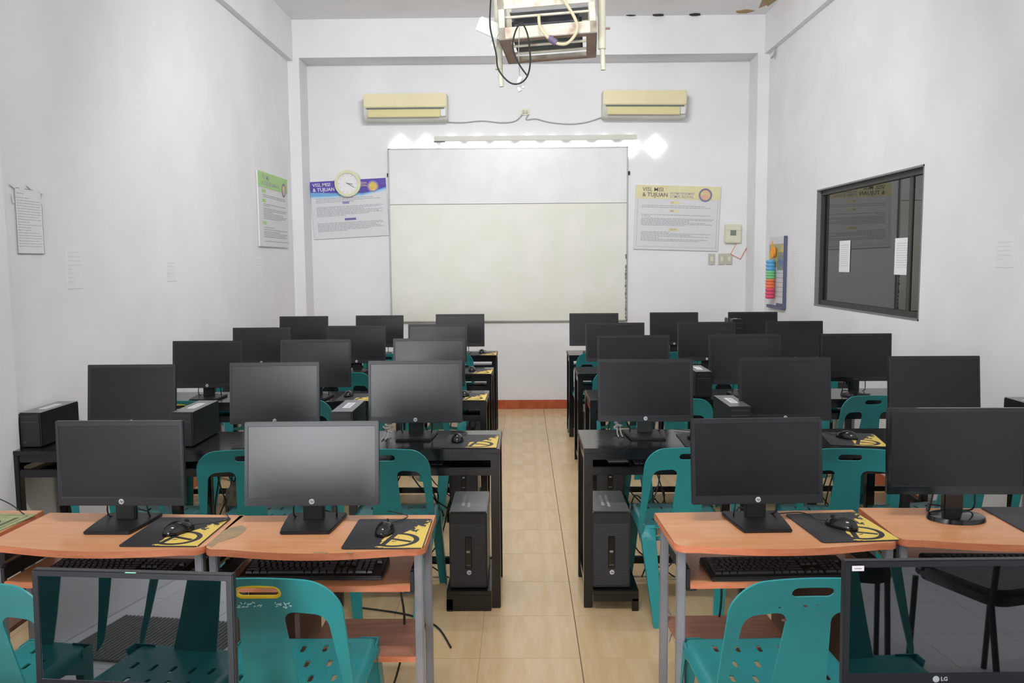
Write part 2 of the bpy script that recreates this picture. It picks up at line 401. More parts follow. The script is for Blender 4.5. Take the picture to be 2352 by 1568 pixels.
# ------------------------------------------------------------------ whiteboard, light bar, glowing light shapes, air conditioners, cables
wb = thing('whiteboard', 'large white enamel whiteboard in two panels, lower panel yellowed, on the back wall', 'whiteboard', (-.14, YB, 0))
X0, X1 = -1.240, 1.245
obj('upper_panel', box_me('upper_panel', 'board_hi', X0, X1, -.028, -.002, 2.186, 2.752), wb, label='white upper panel')
obj('lower_panel', box_me('lower_panel', 'board_lo', X0, X1, -.028, -.002, .955, 2.180), wb, label='yellowed lower panel')
fr = MB().box(X0-.012, X0, -.034, 0, .945, 2.76).box(X1, X1+.012, -.034, 0, .945, 2.76).box(X0-.012, X1+.012, -.034, 0, .943, .955).box(X0-.012, X1+.012, -.034, 0, 2.752, 2.762)
obj('frame', fr.mesh('frame', 'alu', smooth=False), wb)
for x in (X0-.026, X1+.012): obj('bracket', box_me('bracket', 'dark_hole', x, x+.022, -.03, 0, 2.475, 2.51, bevel=.002), wb)
tear = MB()
for k in range(16):
    z = 1.60-.033*k*1.25 if k > 1 else 1.63-.02*k
    w_ = .012+.018*random.random()
    tear.prism(blob(0, 0, w_*.6, .03, n=7, jit=.6, seed=40+k), 0, .003, mtx=rot(R(90), 0, 0, (X1-.004, -.034, z)))
obj('chipped_edge', tear.mesh('chipped_edge', 'dark_gap', smooth=False), wb, label='grey chipped right edge', kind='stuff')

led = thing('light_bar', 'pale metal light bar running above the whiteboard', 'light bar', (.15, YB, 2.857))
b_ = MB().box(-1.05, 1.05, -.075, -.05, -.030, .022).box(-1.05, 1.05, -.05, -.03, .006, .022)
obj('housing', b_.mesh('housing', 'ac_side', .004), led)
obj('end_clip', box_me('end_clip', 'dark_gap', -1.055, -.94, -.079, -.045, -.038, -.026, bevel=.002), led)
obj('wall_bracket', MB().box(-.9, -.86, -.05, 0, -.02, .02).box(.86, .9, -.05, 0, -.02, .02).mesh('wall_bracket', 'alu'), led)
dm = MB().prism([(0, -.128), (.128, 0), (0, .128), (-.128, 0)], 0, .018, mtx=rot(R(90))).mesh('glow_face', 'light_shape_glow', .01, seg=3)  # emissive plates stand in for diamond shapes of light on the wall
dmb = MB().prism([(0, -.10), (.10, 0), (0, .10), (-.10, 0)], 0, .022, mtx=rot(R(90))).mesh('back_plate', 'alu')
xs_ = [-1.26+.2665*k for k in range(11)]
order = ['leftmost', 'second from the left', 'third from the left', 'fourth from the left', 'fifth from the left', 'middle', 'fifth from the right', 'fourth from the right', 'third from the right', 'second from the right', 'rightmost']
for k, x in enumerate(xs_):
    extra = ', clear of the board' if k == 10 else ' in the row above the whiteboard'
    t = thing('light_shape_plate', order[k]+' glowing white diamond light-shape plate'+extra, 'lamp', (x, YB-.001, 2.793-.0028*k), group='diamond light shapes above the whiteboard')
    obj('glow_face', dm, t, (0, -.0065, 0)); obj('back_plate', dmb, t)

def aircon(x0, x1, z0, z1, label, mirror, tilt):
    w, h = x1-x0, z1-z0
    t = thing('air_conditioner', label, 'air conditioner', ((x0+x1)/2, YB, (z0+z1)/2), rt=(0, tilt, 0), group='split air conditioners on the back wall')
    prof = [(-h/2, 0), (-h/2, -.15), (-h/2+.05, -.19), (-h/2+.13, -.205), (h/2-.05, -.205), (h/2-.012, -.19), (h/2, -.16), (h/2, 0)]
    v = [(-w/2, y, z) for z, y in prof]+[(w/2, y, z) for z, y in prof]; n = len(prof)
    f = [tuple(range(n)), tuple(reversed(range(n, 2*n)))]+[(i, i+n, (i+1) % n+n, (i+1) % n) for i in range(n)]
    obj('body', MB().add(v, f).mesh('body', 'ac_side', .006), t, label='white body')
    obj('front_panel', MB().box(-w/2+.004, w/2-.004, -.222, -.20, -h/2+.118, h/2-.004).mesh('front_panel', 'ac', .008), t, label='cream front panel')
    obj('gap', box_me('gap', 'dark_gap', -w/2+.03, w/2-.03, -.214, -.2, -h/2+.104, -h/2+.117), t)
    lv = MB().box(-w/2+.045, w/2-.07, -.012, 0, -.040, .040, mtx=rot(R(-10), 0, 0, (0, -.2, -h/2+.060)))
    obj('louver', lv.mesh('louver', 'ac_louver', .004), t, label='yellowed air louver')
    obj('sensor_window', box_me('sensor_window', 'plastic_white', w/2-.062, w/2-.015, -.207, -.19, -h/2+.03, -h/2+.098, bevel=.003), t)
aircon(-1.605, -.752, 3.032, 3.292, 'left cream split air conditioner above the whiteboard', 0, R(0))
aircon(.838, 1.690, 3.036, 3.302, 'right cream split air conditioner above the whiteboard', 0, R(.6))
t = thing('power_outlet', 'small cream double outlet between the two air conditioners', 'outlet', (.045, YB, 3.13))
obj('plate', box_me('plate', 'cream_box', -.05, .05, -.018, 0, -.035, .035, bevel=.005), t)
obj('plug', MB().box(-.028, -.004, -.045, -.018, -.02, .015).box(.006, .03, -.04, -.018, -.02, .012).mesh('plug', 'switch', .004), t, label='grey plugs')
c = MB().tube([(-.77, YB-.02, 3.03), (-.6, YB-.012, 3.025), (-.4, YB-.012, 3.04), (-.2, YB-.012, 3.02), (-.06, YB-.012, 3.035), (.02, YB-.02, 3.10)], .006, sub=6)
thing('power_cable', 'thin grey cable from the left air conditioner to the outlet', 'cable', me=c.mesh('power_cable', 'cable_grey'))
c = MB().tube([(.08, YB-.02, 3.10), (.06, YB-.012, 3.05), (.16, YB-.012, 3.055), (.3, YB-.012, 3.02), (.5, YB-.012, 3.0), (.68, YB-.012, 3.015), (.845, YB-.02, 3.065)], .006, sub=6)
thing('power_cable', 'thin grey cable from the outlet to the right air conditioner', 'cable', me=c.mesh('power_cable', 'cable_grey'))

# ------------------------------------------------------------------ posters, clock, notices (all hang on -Y-facing or side walls)
def lines(w, rows, x0, th, seed, m, mi=0):
    """illegible body text: bars broken into words; rows = list of (z, length)"""
    rd = random.Random(seed); b = MB()
    for z, L in rows:
        x = x0
        while x < x0+L:
            ww = .012+.03*rd.random(); ww = min(ww, x0+L-x)
            if ww > .004: b.box(x, x+ww, -.0006, .0002, z-th/2, z+th/2)
            x += ww+.006
    return b.mesh('text_lines', m, smooth=False)
def ring_me(name, m, r0, r1, d, n=36):
    b = MB(); vs = []
    for i in range(n):
        a = 2*math.pi*i/n; c, s = math.cos(a), math.sin(a)
        vs += [(r0*c, 0, r0*s), (r1*c, 0, r1*s), (r1*c, -d, r1*s), (r0*c, -d, r0*s)]
    fs = []
    for i in range(n):
        j = (i+1) % n
        for k in range(4): fs.append((4*i+k, 4*i+(k+1) % 4, 4*j+(k+1) % 4, 4*j+k))
    return b.add(vs, fs).mesh(name, m)
def disc(name, m, r, d, n=32, mtx=None): return MB().cyl(r, r, 0, d, n, mtx=(mtx or Matrix()) @ rot(R(90))).mesh(name, m)
# right poster
t = thing('poster', 'yellow headed vision and mission poster right of the whiteboard', 'poster', (1.637, YB, 2.02), rt=(0, R(2.0), 0))
obj('sheet', box_me('sheet', 'paper_grey', -.445, .445, -.018, -.002, -.335, .335, bevel=.002), t)
obj('header', box_me('header', 'yel_head', -.445, .445, -.0195, -.0175, .195, .335), t, label='yellow header band')
obj('border', MB().box(-.42, .42, -.0192, -.0178, -.305, -.3025).box(-.42, -.4175, -.0192, -.0178, -.305, .19).box(.4175, .42, -.0192, -.0178, -.305, .19).mesh('border', 'ink_lt', smooth=False), t)
obj('title', text_me('VISI, MISI', .058, 'ink', bold=.0003, align='LEFT'), t, (-.375, -.02, .29))
obj('title', text_me('& TUJUAN', .058, 'ink', bold=.0007, align='LEFT'), t, (-.375, -.02, .235))
obj('subtitle', text_me('SISTEM INFORMASI', .030, 'ink_lt', bold=.0008, align='LEFT'), t, (-.085, -.02, .255))
obj('subtitle', text_me('STMIK ROYAL', .040, 'ink_lt', bold=.001, align='LEFT'), t, (-.085, -.02, .222))
obj('seal', ring_me('seal', 'seal_ring', .052, .070, .003), t, (.285, -.0195, .245), label='violet ring emblem')
obj('seal_centre', disc('seal_centre', 'seal_in', .054, .002), t, (.285, -.0195, .245))
for z, w_ in ((.160, .1), (.072, .1), (-.120, .11)):
    obj('tag', box_me('tag', 'yel_head', -.08, -.08+w_, -.0196, -.0178, z-.015, z+.015), t)
    obj('tag_text', text_me({.160: 'VISI', .072: 'MISI', -.120: 'TUJUAN'}[z], .02, 'ink_lt', bold=.0005, align='LEFT'), t, (-.075, -.0202, z))
rows = [(.125, .66), (.108, .72)]+[(.030, .72), (.014, .1), (-.008, .76), (-.022, .74), (-.036, .50), (-.050, .68), (-.064, .74), (-.078, .46)]+[(-.150, .30), (-.165, .74), (-.180, .52), (-.195, .72), (-.21, .2), (-.225, .7), (-.240, .62)]
obj('text_lines', lines(.8, rows, -.375, .0065, 3, 'ink_lt'), t, (0, -.0185, 0), kind='stuff')
# left poster (violet)
t = thing('poster', 'violet and blue headed poster behind the wall clock', 'poster', (-1.809, YB, 2.145), rt=(0, R(-2.8), 0))
obj('sheet', box_me('sheet', 'paper_grey', -.4, .4, -.016, -.002, -.30, .30, bevel=.002), t)
b_ = MB().box(-.4, .4, -.0175, -.0155, .22, .30)
wav = [(-.4, .19), (-.2, .175), (0, .165), (.15, .155), (.28, .175), (.4, .205)]
b_.prism([(x, z) for x, z in wav]+[(.4, .222), (-.4, .222)], 0, .002, mtx=rot(R(90), 0, 0, (0, -.0155, 0)))
obj('header', b_.mesh('header', 'pur_head', smooth=False), t, label='violet header band')
b_ = MB().prism([(-.4, .145), (-.2, .14), (0, .145), (.15, .14), (.28, .165), (.4, .19)]+[(x, z) for x, z in reversed(wav)], 0, .0015, mtx=rot(R(90), 0, 0, (0, -.0155, 0)))
obj('blue_wave', b_.mesh('blue_wave', 'blue_band', smooth=False), t, label='light blue wave')
b_ = MB().prism([(-.4, .125), (-.2, .12), (0, .13), (.15, .125), (.28, .15), (.4, .17)]+[(.4, .19), (.28, .165), (.15, .14), (0, .145), (-.2, .14), (-.4, .145)], 0, .001, mtx=rot(R(90), 0, 0, (0, -.0155, 0)))
obj('pale_wave', b_.mesh('pale_wave', 'blue_band2', smooth=False), t)
obj('title', text_me('VISI, MISI', .050, 'paper', bold=.0004, align='LEFT'), t, (-.375, -.018, .262))
obj('title', text_me('& TUJUAN', .050, 'paper', bold=.0007, align='LEFT'), t, (-.375, -.018, .212))
obj('subtitle', text_me('SISTEM\nROYAL', .026, 'seal_in', bold=.0006, align='LEFT'), t, (.12, -.018, .245))
obj('seal', ring_me('seal', 'lilac', .044, .060, .003), t, (.262, -.0175, .22))
obj('seal_centre', disc('seal_centre', 'seal_y', .046, .002), t, (.262, -.0175, .22), label='yellow emblem')
obj('tag', box_me('tag', 'lilac', -.07, .0, -.0176, -.0158, .055, .078), t); obj('tag', box_me('tag', 'purple', -.06, .06, -.0176, -.0158, -.118, -.095), t)
rows = [(.115, .6), (.098, .68), (.081, .4)]+[(.030-.0135*k, [.7, .68, .5, .7, .66, .69, .55, .3][k]) for k in range(8)]+[(-.140-.0135*k, [.69, .7, .62, .66, .7, .55, .3][k]) for k in range(7)]
obj('text_lines', lines(.8, rows, -.35, .0065, 9, 'ink_lt'), t, (0, -.0165, 0), kind='stuff')
# wall clock
t = thing('wall_clock', 'round white wall clock with cream rim overlapping the violet poster', 'clock', (-1.817, YB-.018, 2.405))
obj('case', MB().cyl(.125, .128, 0, .025, 40, mtx=rot(R(90))).mesh('case', 'clockrim'), t)
obj('rim', ring_me('rim', 'clockrim', .108, .137, .042), t, label='cream rim')
obj('face', disc('face', 'clockface', .112, .003), t, (0, -.025, 0))
tk = MB()
for k in range(12):
    tk.box(-.002, .002, -.0005, .001, .086, .098, mtx=rot(0, R(30*k), 0))
obj('hour_marks', tk.mesh('hour_marks', 'ink_lt', smooth=False), t, (0, -.029, 0), kind='stuff')
obj('hand', box_me('hand', 'ink', -.003, .003, -.001, .001, -.012, .05), t, (0, -.031, 0), (0, R(96), 0))
obj('hand', box_me('hand', 'ink', -.002, .002, -.001, .001, -.02, .078), t, (0, -.033, 0), (0, R(120), 0))
# green poster on the left wall (faces +X)
def wall_thing(side, name, label, cat, y, z, tilt=0):
    # local -Y faces into the room
    if side == 'L': m = rot(0, 0, R(90), (XL, y, z))
    else: m = rot(0, 0, R(-90), (XR, y, z))
    o = thing(name, label, cat); o.matrix_world = m @ rot(0, tilt, 0); o.location = m.translation; o.rotation_euler = (m @ rot(0, tilt, 0)).to_euler()
    return o
t = wall_thing('L', 'poster', 'green headed poster on the left wall near the corner', 'poster', 7.925, 2.065)
obj('sheet', box_me('sheet', 'paper_grey', -.465, .465, -.018, -.002, -.335, .335, bevel=.002), t)
obj('header', box_me('header', 'grn_head', -.465, .465, -.0195, -.0175, .195, .335), t, label='green header band')
obj('title', text_me('VISI, MISI', .058, 'ink_lt', bold=.001, align='LEFT'), t, (-.35, -.02, .29)); obj('title', text_me('& TUJUAN', .058, 'ink_lt', bold=.0007, align='LEFT'), t, (-.35, -.02, .235))
obj('subtitle', text_me('STMIK ROYAL', .036, 'ink_lt', bold=.001, align='LEFT'), t, (-.05, -.02, .235))
obj('seal', ring_me('seal', 'seal_ring', .048, .066, .003), t, (.33, -.0195, .22)); obj('seal_centre', disc('seal_centre', 'seal_in', .05, .002), t, (.33, -.0195, .22))
for z in (.165, .08, -.12): obj('tag', box_me('tag', 'grn_head', -.36, -.25, -.0196, -.0178, z-.014, z+.014), t)
rows = [(.13, .7), (.115, .7), (.05, .7), (.035, .2), (.01, .74), (-.005, .72), (-.02, .3), (-.035, .62), (-.05, .74), (-.065, .7), (-.08, .55), (-.16, .3), (-.18, .74), (-.2, .5), (-.215, .75), (-.23, .7), (-.245, .72), (-.285, .8)]
obj('text_lines', lines(.8, rows, -.33, .0065, 12, 'ink_lt'), t, (0, -.0185, 0), kind='stuff')
# laminated sheet on the left wall
t = wall_thing('L', 'notice_sheet', 'laminated typed notice taped to the left wall nearest the camera', 'notice', 3.985, 1.785, R(0))
obj('sheet', box_me('sheet', 'film', -.108, .108, -.006, -.001, -.152, .152, bevel=.002), t)
obj('outline', MB().box(-.108, .108, -.0066, -.0058, -.152, -.1500).box(-.108, -.1062, -.0066, -.0058, -.152, .152).box(.1062, .108, -.0066, -.0058, -.152, .152).box(-.108, .108, -.0066, -.0058, .150, .152).mesh('outline', 'ink', smooth=False), t)
rows = [(.128, .06)]+[(.108-.0125*k, random.Random(k).choice([.19, .19, .17, .10, .19])) for k in range(19)]
obj('text_lines', lines(.2, rows, -.095, .0022, 15, 'ink_lt'), t, (0, -.006, 0), kind='stuff')
tp = MB()
for (x, z, a) in ((-.12, .158, 20), (-.05, .150, -10), (.01, .165, 25), (.06, .15, -15), (.105, .146, 8), (-.125, .1, 80), (.1, .11, 75)):
    obj('sticky_tape', MB().box(-.02, .02, -.0074, -.0066, -.006, .006).mesh('sticky_tape', 'paper', smooth=False), t, (x, 0, z), (0, R(a), 0))
# almost wall-coloured slips of paper
for side, y, z, w_, h_, lab in (('L', 4.37, 1.565, .15, .22, 'faint white paper slip low on the left wall beside the laminated notice'),
                                ('L', 5.58, 1.54, .14, .15, 'faint white paper slip on the middle of the left wall'),
                                ('L', 7.45, 1.49, .24, .30, 'faint white paper slip below the green headed poster'),
                                ('R', 7.68, 1.55, .22, .31, 'faint white paper slip between the calendar and the window'),
                                ('R', 4.36, 1.61, .16, .16, 'faint white paper slip on the right wall nearest the camera')):
    t = wall_thing(side, 'paper_slip', lab, 'paper', y, z)
    obj('sheet', box_me('sheet', 'wall', -w_/2, w_/2, -.0016, -.0005, -h_/2, h_/2), t)
    rows = [(h_/2-.03-.022*k, w_*.8 if k < 4 else w_*.3) for k in range(int((h_-.03)/.022))]
    obj('text_lines', lines(w_, rows, -w_*.42, .004, int(y*10), 'ink_ghost'), t, (0, -.0016, 0), kind='stuff')
# papers on the glass
for y, z, w_, h_, lab in ((6.63, 1.60, .215, .245, 'white paper taped to the window glass, farther one'), (5.63, 1.594, .225, .245, 'white paper taped to the window glass, nearer one by the mullion')):
    t = thing('paper_notice', lab, 'paper', (XR+.047, y, z), R(-90), 'papers on the window glass')
    obj('sheet', box_me('sheet', 'paper', -w_/2, w_/2, -.002, 0, -h_/2, h_/2), t)
    obj('text_lines', lines(w_, [(h_/2-.035-.016*k, w_*.7) for k in range(11)], -w_*.36, .003, 5, 'ink_faint'), t, (0, -.0025, 0), kind='stuff')
# calendar and hanging toy
t = wall_thing('R', 'calendar', 'long picture calendar with dark spine hanging on the right wall', 'calendar', 8.18, 1.45)
obj('backing', box_me('backing', 'paper_grey', -.26, .26, -.012, -.002, -.34, .35), t)
obj('spine', MB().box(.25, .275, -.03, -.001, -.34, .35).mesh('spine', 'cal_spine', .003), t, label='dark blue spine')
obj('picture', MB().box(-.26, .25, -.0135, -.0115, .06, .28).mesh('picture', 'cal_yel', smooth=False), t, label='yellow landscape picture')
obj('picture', MB().box(.02, .25, -.0150, -.0130, .03, .20).mesh('picture', 'cal_blue', smooth=False), t, label='blue picture')
obj('bottom_bar', MB().box(-.26, .25, -.03, -.002, -.345, -.315).box(.02, .2, -.02, -.002, -.315, -.29).mesh('bottom_bar', 'cal_spine', .002), t)
obj('text_lines', lines(.4, [(0-.045*k, .42) for k in range(6)], -.2, .006, 8, 'ink_lt'), t, (0, -.0122, 0), kind='stuff')
t = wall_thing('R', 'hanging_toy', 'colourful segmented hanging toy in front of the calendar', 'toy', 8.22, 1.5)
b_ = MB(); 
obj('ring', ring_me('ring', 'toy_o', .035, .055, .02), t, (0, -.03, .15), label='orange ring')
obj('tassel', MB().cyl(.035, .006, 0, .16, 12, mtx=rot(0, 0, 0, (0, -.05, .10)), sy=.5).mesh('tassel', 'toy_o'), t, label='orange cone')
for k, (mm, z0, z1, lab) in enumerate((('toy_b', -.03, .075, 'blue segment'), ('toy_g', -.11, -.03, 'green segment'), ('toy_r', -.20, -.11, 'coral segment'), ('toy_p', -.30, -.20, 'pink segment'))):
    s_ = MB(); n_ = 3; h_ = (z1-z0)/n_
    for q in range(n_): s_.cyl(.046, .056, z0+q*h_, z0+q*h_+h_/2, 16, mtx=rot(0, 0, 0, (0, -.062, 0)), sy=.8); s_.cyl(.056, .046, z0+q*h_+h_/2, z0+(q+1)*h_, 16, mtx=rot(0, 0, 0, (0, -.062, 0)), sy=.8)
    obj('segment', s_.mesh('segment', mm), t, label=lab)
t = wall_thing('R', 'wall_hook', 'small grey wire hook under the right wall beam end', 'hook', 8.45, 3.56)
obj('wire', MB().tube([(-.08, -.01, 0), (.05, -.02, 0), (.09, -.02, .03)], .006).tube([(.09, -.02, -.05), (.09, -.02, .06)], .005).mesh('wire', 'cable_grey'), t)
# thermostat, switches, tilted socket
t = thing('control_box', 'cream wall control box with small grey display', 'control box', (2.222, YB, 1.853), rt=(0, R(1.5), 0))
obj('case', box_me('case', 'cream_box', -.085, .085, -.045, 0, -.098, .098, bevel=.008), t)
obj('display', box_me('display', 'lcd', -.03, .03, -.048, -.044, -.02, .036), t, label='grey display')
obj('lid_line', box_me('lid_line', 'switch', -.085, .085, -.0465, -.0445, .034, .038), t)
for k, (x, lab) in enumerate(((2.008, 'left of the three aged wall switches under the yellow poster'), (2.113, 'middle of the three aged wall switches under the yellow poster'), (2.191, 'right of the three aged wall switches under the yellow poster'))):
    t = thing('light_switch', lab, 'switch', (x, YB, 1.588), group='wall switches')
    obj('plate', box_me('plate', 'switch', -.034, .034, -.014, 0, -.058, .058, bevel=.004), t)
    obj('rocker', box_me('rocker', 'cream_box', -.014, .014, -.022, -.012, -.025, .025, bevel=.003), t)
t = thing('wall_sign', 'small square picture tile hung askew in the right corner', 'sign', (2.288, YB-.001, 1.672), rt=(0, R(28), 0), scale=(.8, 1, .8))
obj('plate', box_me('plate', 'paper', -.075, .075, -.014, 0, -.085, .085, bevel=.003), t)
obj('edge', MB().box(-.075, -.068, -.016, -.012, -.085, .085).box(.068, .075, -.016, -.012, -.085, .085).box(-.075, .075, -.016, -.012, -.085, -.078).mesh('edge', 'toy_r', smooth=False), t, label='coral edge')
obj('print', MB().box(-.045, -.005, -.0155, -.013, -.05, .045).box(.005, .05, -.0155, -.013, -.045, .0).mesh('print', 'film', smooth=False), t)

# ------------------------------------------------------------------ ceiling lamps (out of frame, give the light)
for (lx, ly, lab) in ((-.05, 4.7, 'white twin tube ceiling lamp over the black desks'), (0, 1.2, 'white twin tube ceiling lamp over the camera')):
    t = thing('ceiling_lamp', lab, 'lamp', (lx, ly, ZC))
    obj('housing', box_me('housing', 'plastic_white', -.62, .62, -.08, .08, -.07, 0, bevel=.01), t)
    for y in (-.04, .04): obj('tube', MB().tube([(-.58, y, -.092), (.58, y, -.092)], .013, 12).mesh('tube', 'tube_on'), t)

# ------------------------------------------------------------------ projector cage
t = thing('projector_cage', 'cream angle iron cage holding the projector below the ceiling', 'cage', (.115, 3.6, 2.512), rt=(0, R(-2.6), R(-4.6)))
w2, dd, hh = .205, .43, .17
g = MB(); th = .005
def angle_bar(b, a, c, w, horiz):  # two flanges
    pass
# front bottom and top, rear bottom and top rails as L profiles
fr = MB().box(-w2, w2, 0, th, 0, .05)
obj('front_rail', fr.mesh('front_rail', 'cage'), t, label='cream front rail'); obj('front_rail', MB().box(-w2, w2, 0, th, .125, .19).mesh('front_rail_upper', 'cage'), t, label='scuffed upper rail')
obj('rear_rail', MB().box(-w2, w2, dd-th, dd, 0, .03).box(-w2, w2, dd-th, dd, .15, .18).mesh('rear_rail', 'cage'), t)
obj('base_frame', MB().box(-w2, w2, 0, .045, 0, .005).box(-w2, w2, dd-.04, dd, 0, .005).box(-w2, -w2+.045, .045, dd-.04, 0, .005).box(w2-.045, w2, .045, dd-.04, 0, .005).mesh('base_frame', 'cage_dk', smooth=False), t, label='base frame with brown underside shade painted in')  # brownish shade of the cage underside is put into this colour
for x in (-w2, w2-.028):
    for y in (0, dd-.028): obj('corner_post', MB().box(x, x+.028, y, y+.004, 0, .30).box(x if x < 0 else x+.024, x+.004 if x < 0 else x+.028, y, y+.028, 0, .30).mesh('corner_post', 'cage'), t)
for x in (-w2, w2-.004): obj('side_rail', MB().box(x, x+.004, .02, dd-.02, 0, .03).box(x, x+.004, .02, dd-.02, .15, .18).mesh('side_rail', 'cage'), t)
for y in (.15, .28): obj('cross_bar', MB().tube([(-w2+.01, y, .009), (w2-.01, y, .009)], .006).mesh('cross_bar', 'cage'), t)
obj('cross_bar', MB().tube([(-w2+.02, .03, .098), (w2-.01, .03, .098)], .0055).mesh('cross_bar_front', 'cage'), t)
obj('top_plate', MB().box(-.17, w2-.03, .2, .40, .165, .17).mesh('top_plate', 'proj_grey', smooth=False), t, label='grey top plate')
for (x, y, z0, zr, lab) in ((.252, .12, 2.49, 2.41, 'right'), (-.205, .14, 2.46, 2.39, 'left')):
    pass
p = thing('hanging_pipe', 'cream telescopic pipe at the right of the projector cage', 'pipe', (.352, 3.72, 0), group='pipes hanging beside the cage')
obj('outer_tube', MB().tube([(0, 0, 2.488), (-.01, .02, ZC)], .017, 14).mesh('outer_tube', 'pipe'), p); obj('inner_tube', MB().tube([(.006, 0, 2.40), (.002, 0, 2.50)], .011, 12).mesh('inner_tube', 'pipe'), p)
obj('knob', MB().tube([(.015, 0, 2.575), (.035, 0, 2.575)], .005).add([(0, 0, 0)], []).mesh('knob', 'cage_dk'), p)
p = thing('hanging_pipe', 'cream telescopic pipe at the left of the projector cage', 'pipe', (-.094, 3.80, 0), rt=(0, 0, 0), group='pipes hanging beside the cage')
obj('outer_tube', MB().tube([(0, 0, 2.425), (-.02, .02, ZC)], .017, 14).mesh('outer_tube', 'pipe'), p); obj('inner_tube', MB().tube([(.010, 0, 2.35), (.004, 0, 2.44)], .011, 12).mesh('inner_tube', 'pipe'), p)
t = thing('projector', 'dark projector lying inside the ceiling cage', 'projector', (.125, 3.80, 2.533), rt=(0, R(-2.6), R(-4.6)))
obj('body', box_me('body', 'proj', -.15, .15, -.115, .17, 0, .088, bevel=.012), t)
obj('port_panel', box_me('port_panel', 'proj_grey', -.115, .12, -.113, -.108, .025, .055), t, label='grey port panel')
pm = MB()
for k, x in enumerate((-.035, -.01, .012, .055, .075)): pm.box(x, x+.014, -.1155, -.112, .033, .045)
obj('sockets', pm.mesh('sockets', 'paper', .001), t)
obj('lens', MB().cyl(.03, .027, 0, .03, 20, mtx=rot(R(-90), 0, 0, (.07, .165, .045))).mesh('lens', 'gloss_black'), t)
obj('orange_sticker', box_me('orange_sticker', 'orange', -.03, .10, -.114, -.1125, .012, .026), t, label='orange strip')
obj('vent_plate', MB().box(-.06, .12, -.07, .05, -.003, .001).mesh('vent_plate', 'proj_teal', smooth=False), t)
t = thing('power_adapter', 'white block power adapter stuck to the left of the cage', 'adapter', (-.125, 3.70, 2.57), rt=(R(10), R(25), R(-12)))
obj('block', MB().box(-.055, .055, -.035, .035, -.03, .035).mesh('block', 'plastic_white', .006), t); obj('socket_end', MB().cyl(.018, .014, -.06, -.03, 14, mtx=rot(0, 0, 0, (.035, 0, 0))).mesh('socket_end', 'plastic_white'), t)
thing('signal_cable', 'cream cable with violet plug looping under the projector', 'cable', me=MB().tube([(.12, 3.62, 2.78), (.175, 3.57, 2.66), (.225, 3.55, 2.57), (.233, 3.55, 2.52), (.20, 3.55, 2.475), (.165, 3.55, 2.468), (.13, 3.55, 2.482), (.105, 3.55, 2.505), (.082, 3.57, 2.545), (.078, 3.6, 2.60)], .0065, sub=6).tube([(.148, 3.55, 2.473), (.118, 3.55, 2.494)], .013, 10, mi=1).mesh('signal_cable', ['cable_cream', 'vga']))
thing('power_cable', 'black cable drooping in a long loop under the cage', 'cable', me=MB().tube([(-.112, 3.72, 3.0), (-.118, 3.6, 2.72), (-.124, 3.55, 2.56), (-.112, 3.5, 2.48), (-.098, 3.5, 2.42), (-.09, 3.5, 2.36), (-.05, 3.5, 2.31), (-.01, 3.5, 2.30), (.025, 3.5, 2.325), (.04, 3.5, 2.38), (.036, 3.5, 2.46), (.025, 3.5, 2.51), (.005, 3.5, 2.54), (-.018, 3.5, 2.51), (-.03, 3.5, 2.46), (-.024, 3.5, 2.42), (.0, 3.5, 2.37), (.03, 3.5, 2.33)], .0034, sub=6).mesh('black_loop', 'cable_black'))
t = thing('hanging_plug', 'small pale plug dangling on a thin wire below the cage', 'plug', (-.003, 3.52, 2.30))
obj('wire', MB().tube([(0, 0, .03), (-.004, 0, .12), (.0, .02, .24)], .0018).mesh('wire', 'cable_grey'), t)
obj('plug_body', MB().tube([(.006, 0, .03), (-.004, 0, .012), (-.006, 0, -.01), (.002, 0, -.025)], .009, 10).tube([(.012, 0, .012), (.014, 0, -.014)], .006, 8).mesh('plug_body', 'film'), t)

# ------------------------------------------------------------------ templates
# ---- monitor (origin = desk surface under the panel, faces -Y)
def panel_parts(w, h, bl, bt, bb_, zb, tilt, bez, scr, thick=.02, bulge=.028):
    tm = rot(tilt, 0, 0, (0, 0, zb)) # tilt about the bottom edge
    x, d = w/2, .0025
    vs = [(-x, 0, 0), (x, 0, 0), (x, 0, h), (-x, 0, h), (-x+bl, 0, bb_), (x-bl, 0, bb_), (x-bl, 0, h-bt), (-x+bl, 0, h-bt),
          (-x+bl, d, bb_), (x-bl, d, bb_), (x-bl, d, h-bt), (-x+bl, d, h-bt), (-x, thick, 0), (x, thick, 0), (x, thick, h), (-x, thick, h)]
    fs = [(0, 1, 5, 4), (1, 2, 6, 5), (2, 3, 7, 6), (3, 0, 4, 7), (4, 5, 9, 8), (5, 6, 10, 9), (6, 7, 11, 10), (7, 4, 8, 11), (0, 12, 13, 1), (1, 13, 14, 2), (2, 14, 15, 3), (3, 15, 12, 0), (12, 15, 14, 13)]
    bz = MB().add(vs, fs, mtx=tm).mesh('bezel', bez, .0022)
    sc = MB().box(-x+bl-.001, x-bl+.001, d-.0004, d+.004, bb_-.001, h-bt+.001, mtx=tm).mesh('screen', scr, smooth=False)
    bk = MB(); bk.add([(-x+.004, thick-.001, .004), (x-.004, thick-.001, .004), (x-.004, thick-.001, h-.004), (-x+.004, thick-.001, h-.004), (-x*.7, thick+bulge, h*.15), (x*.7, thick+bulge, h*.15), (x*.7, thick+bulge, h*.82), (-x*.7, thick+bulge, h*.82)],
           [(0, 1, 5, 4), (1, 2, 6, 5), (2, 3, 7, 6), (3, 0, 4, 7), (4, 5, 6, 7), (3, 2, 1, 0)], mtx=tm)
    return bz, sc, bk.mesh('back_shell', 'plastic_black', .002), tm
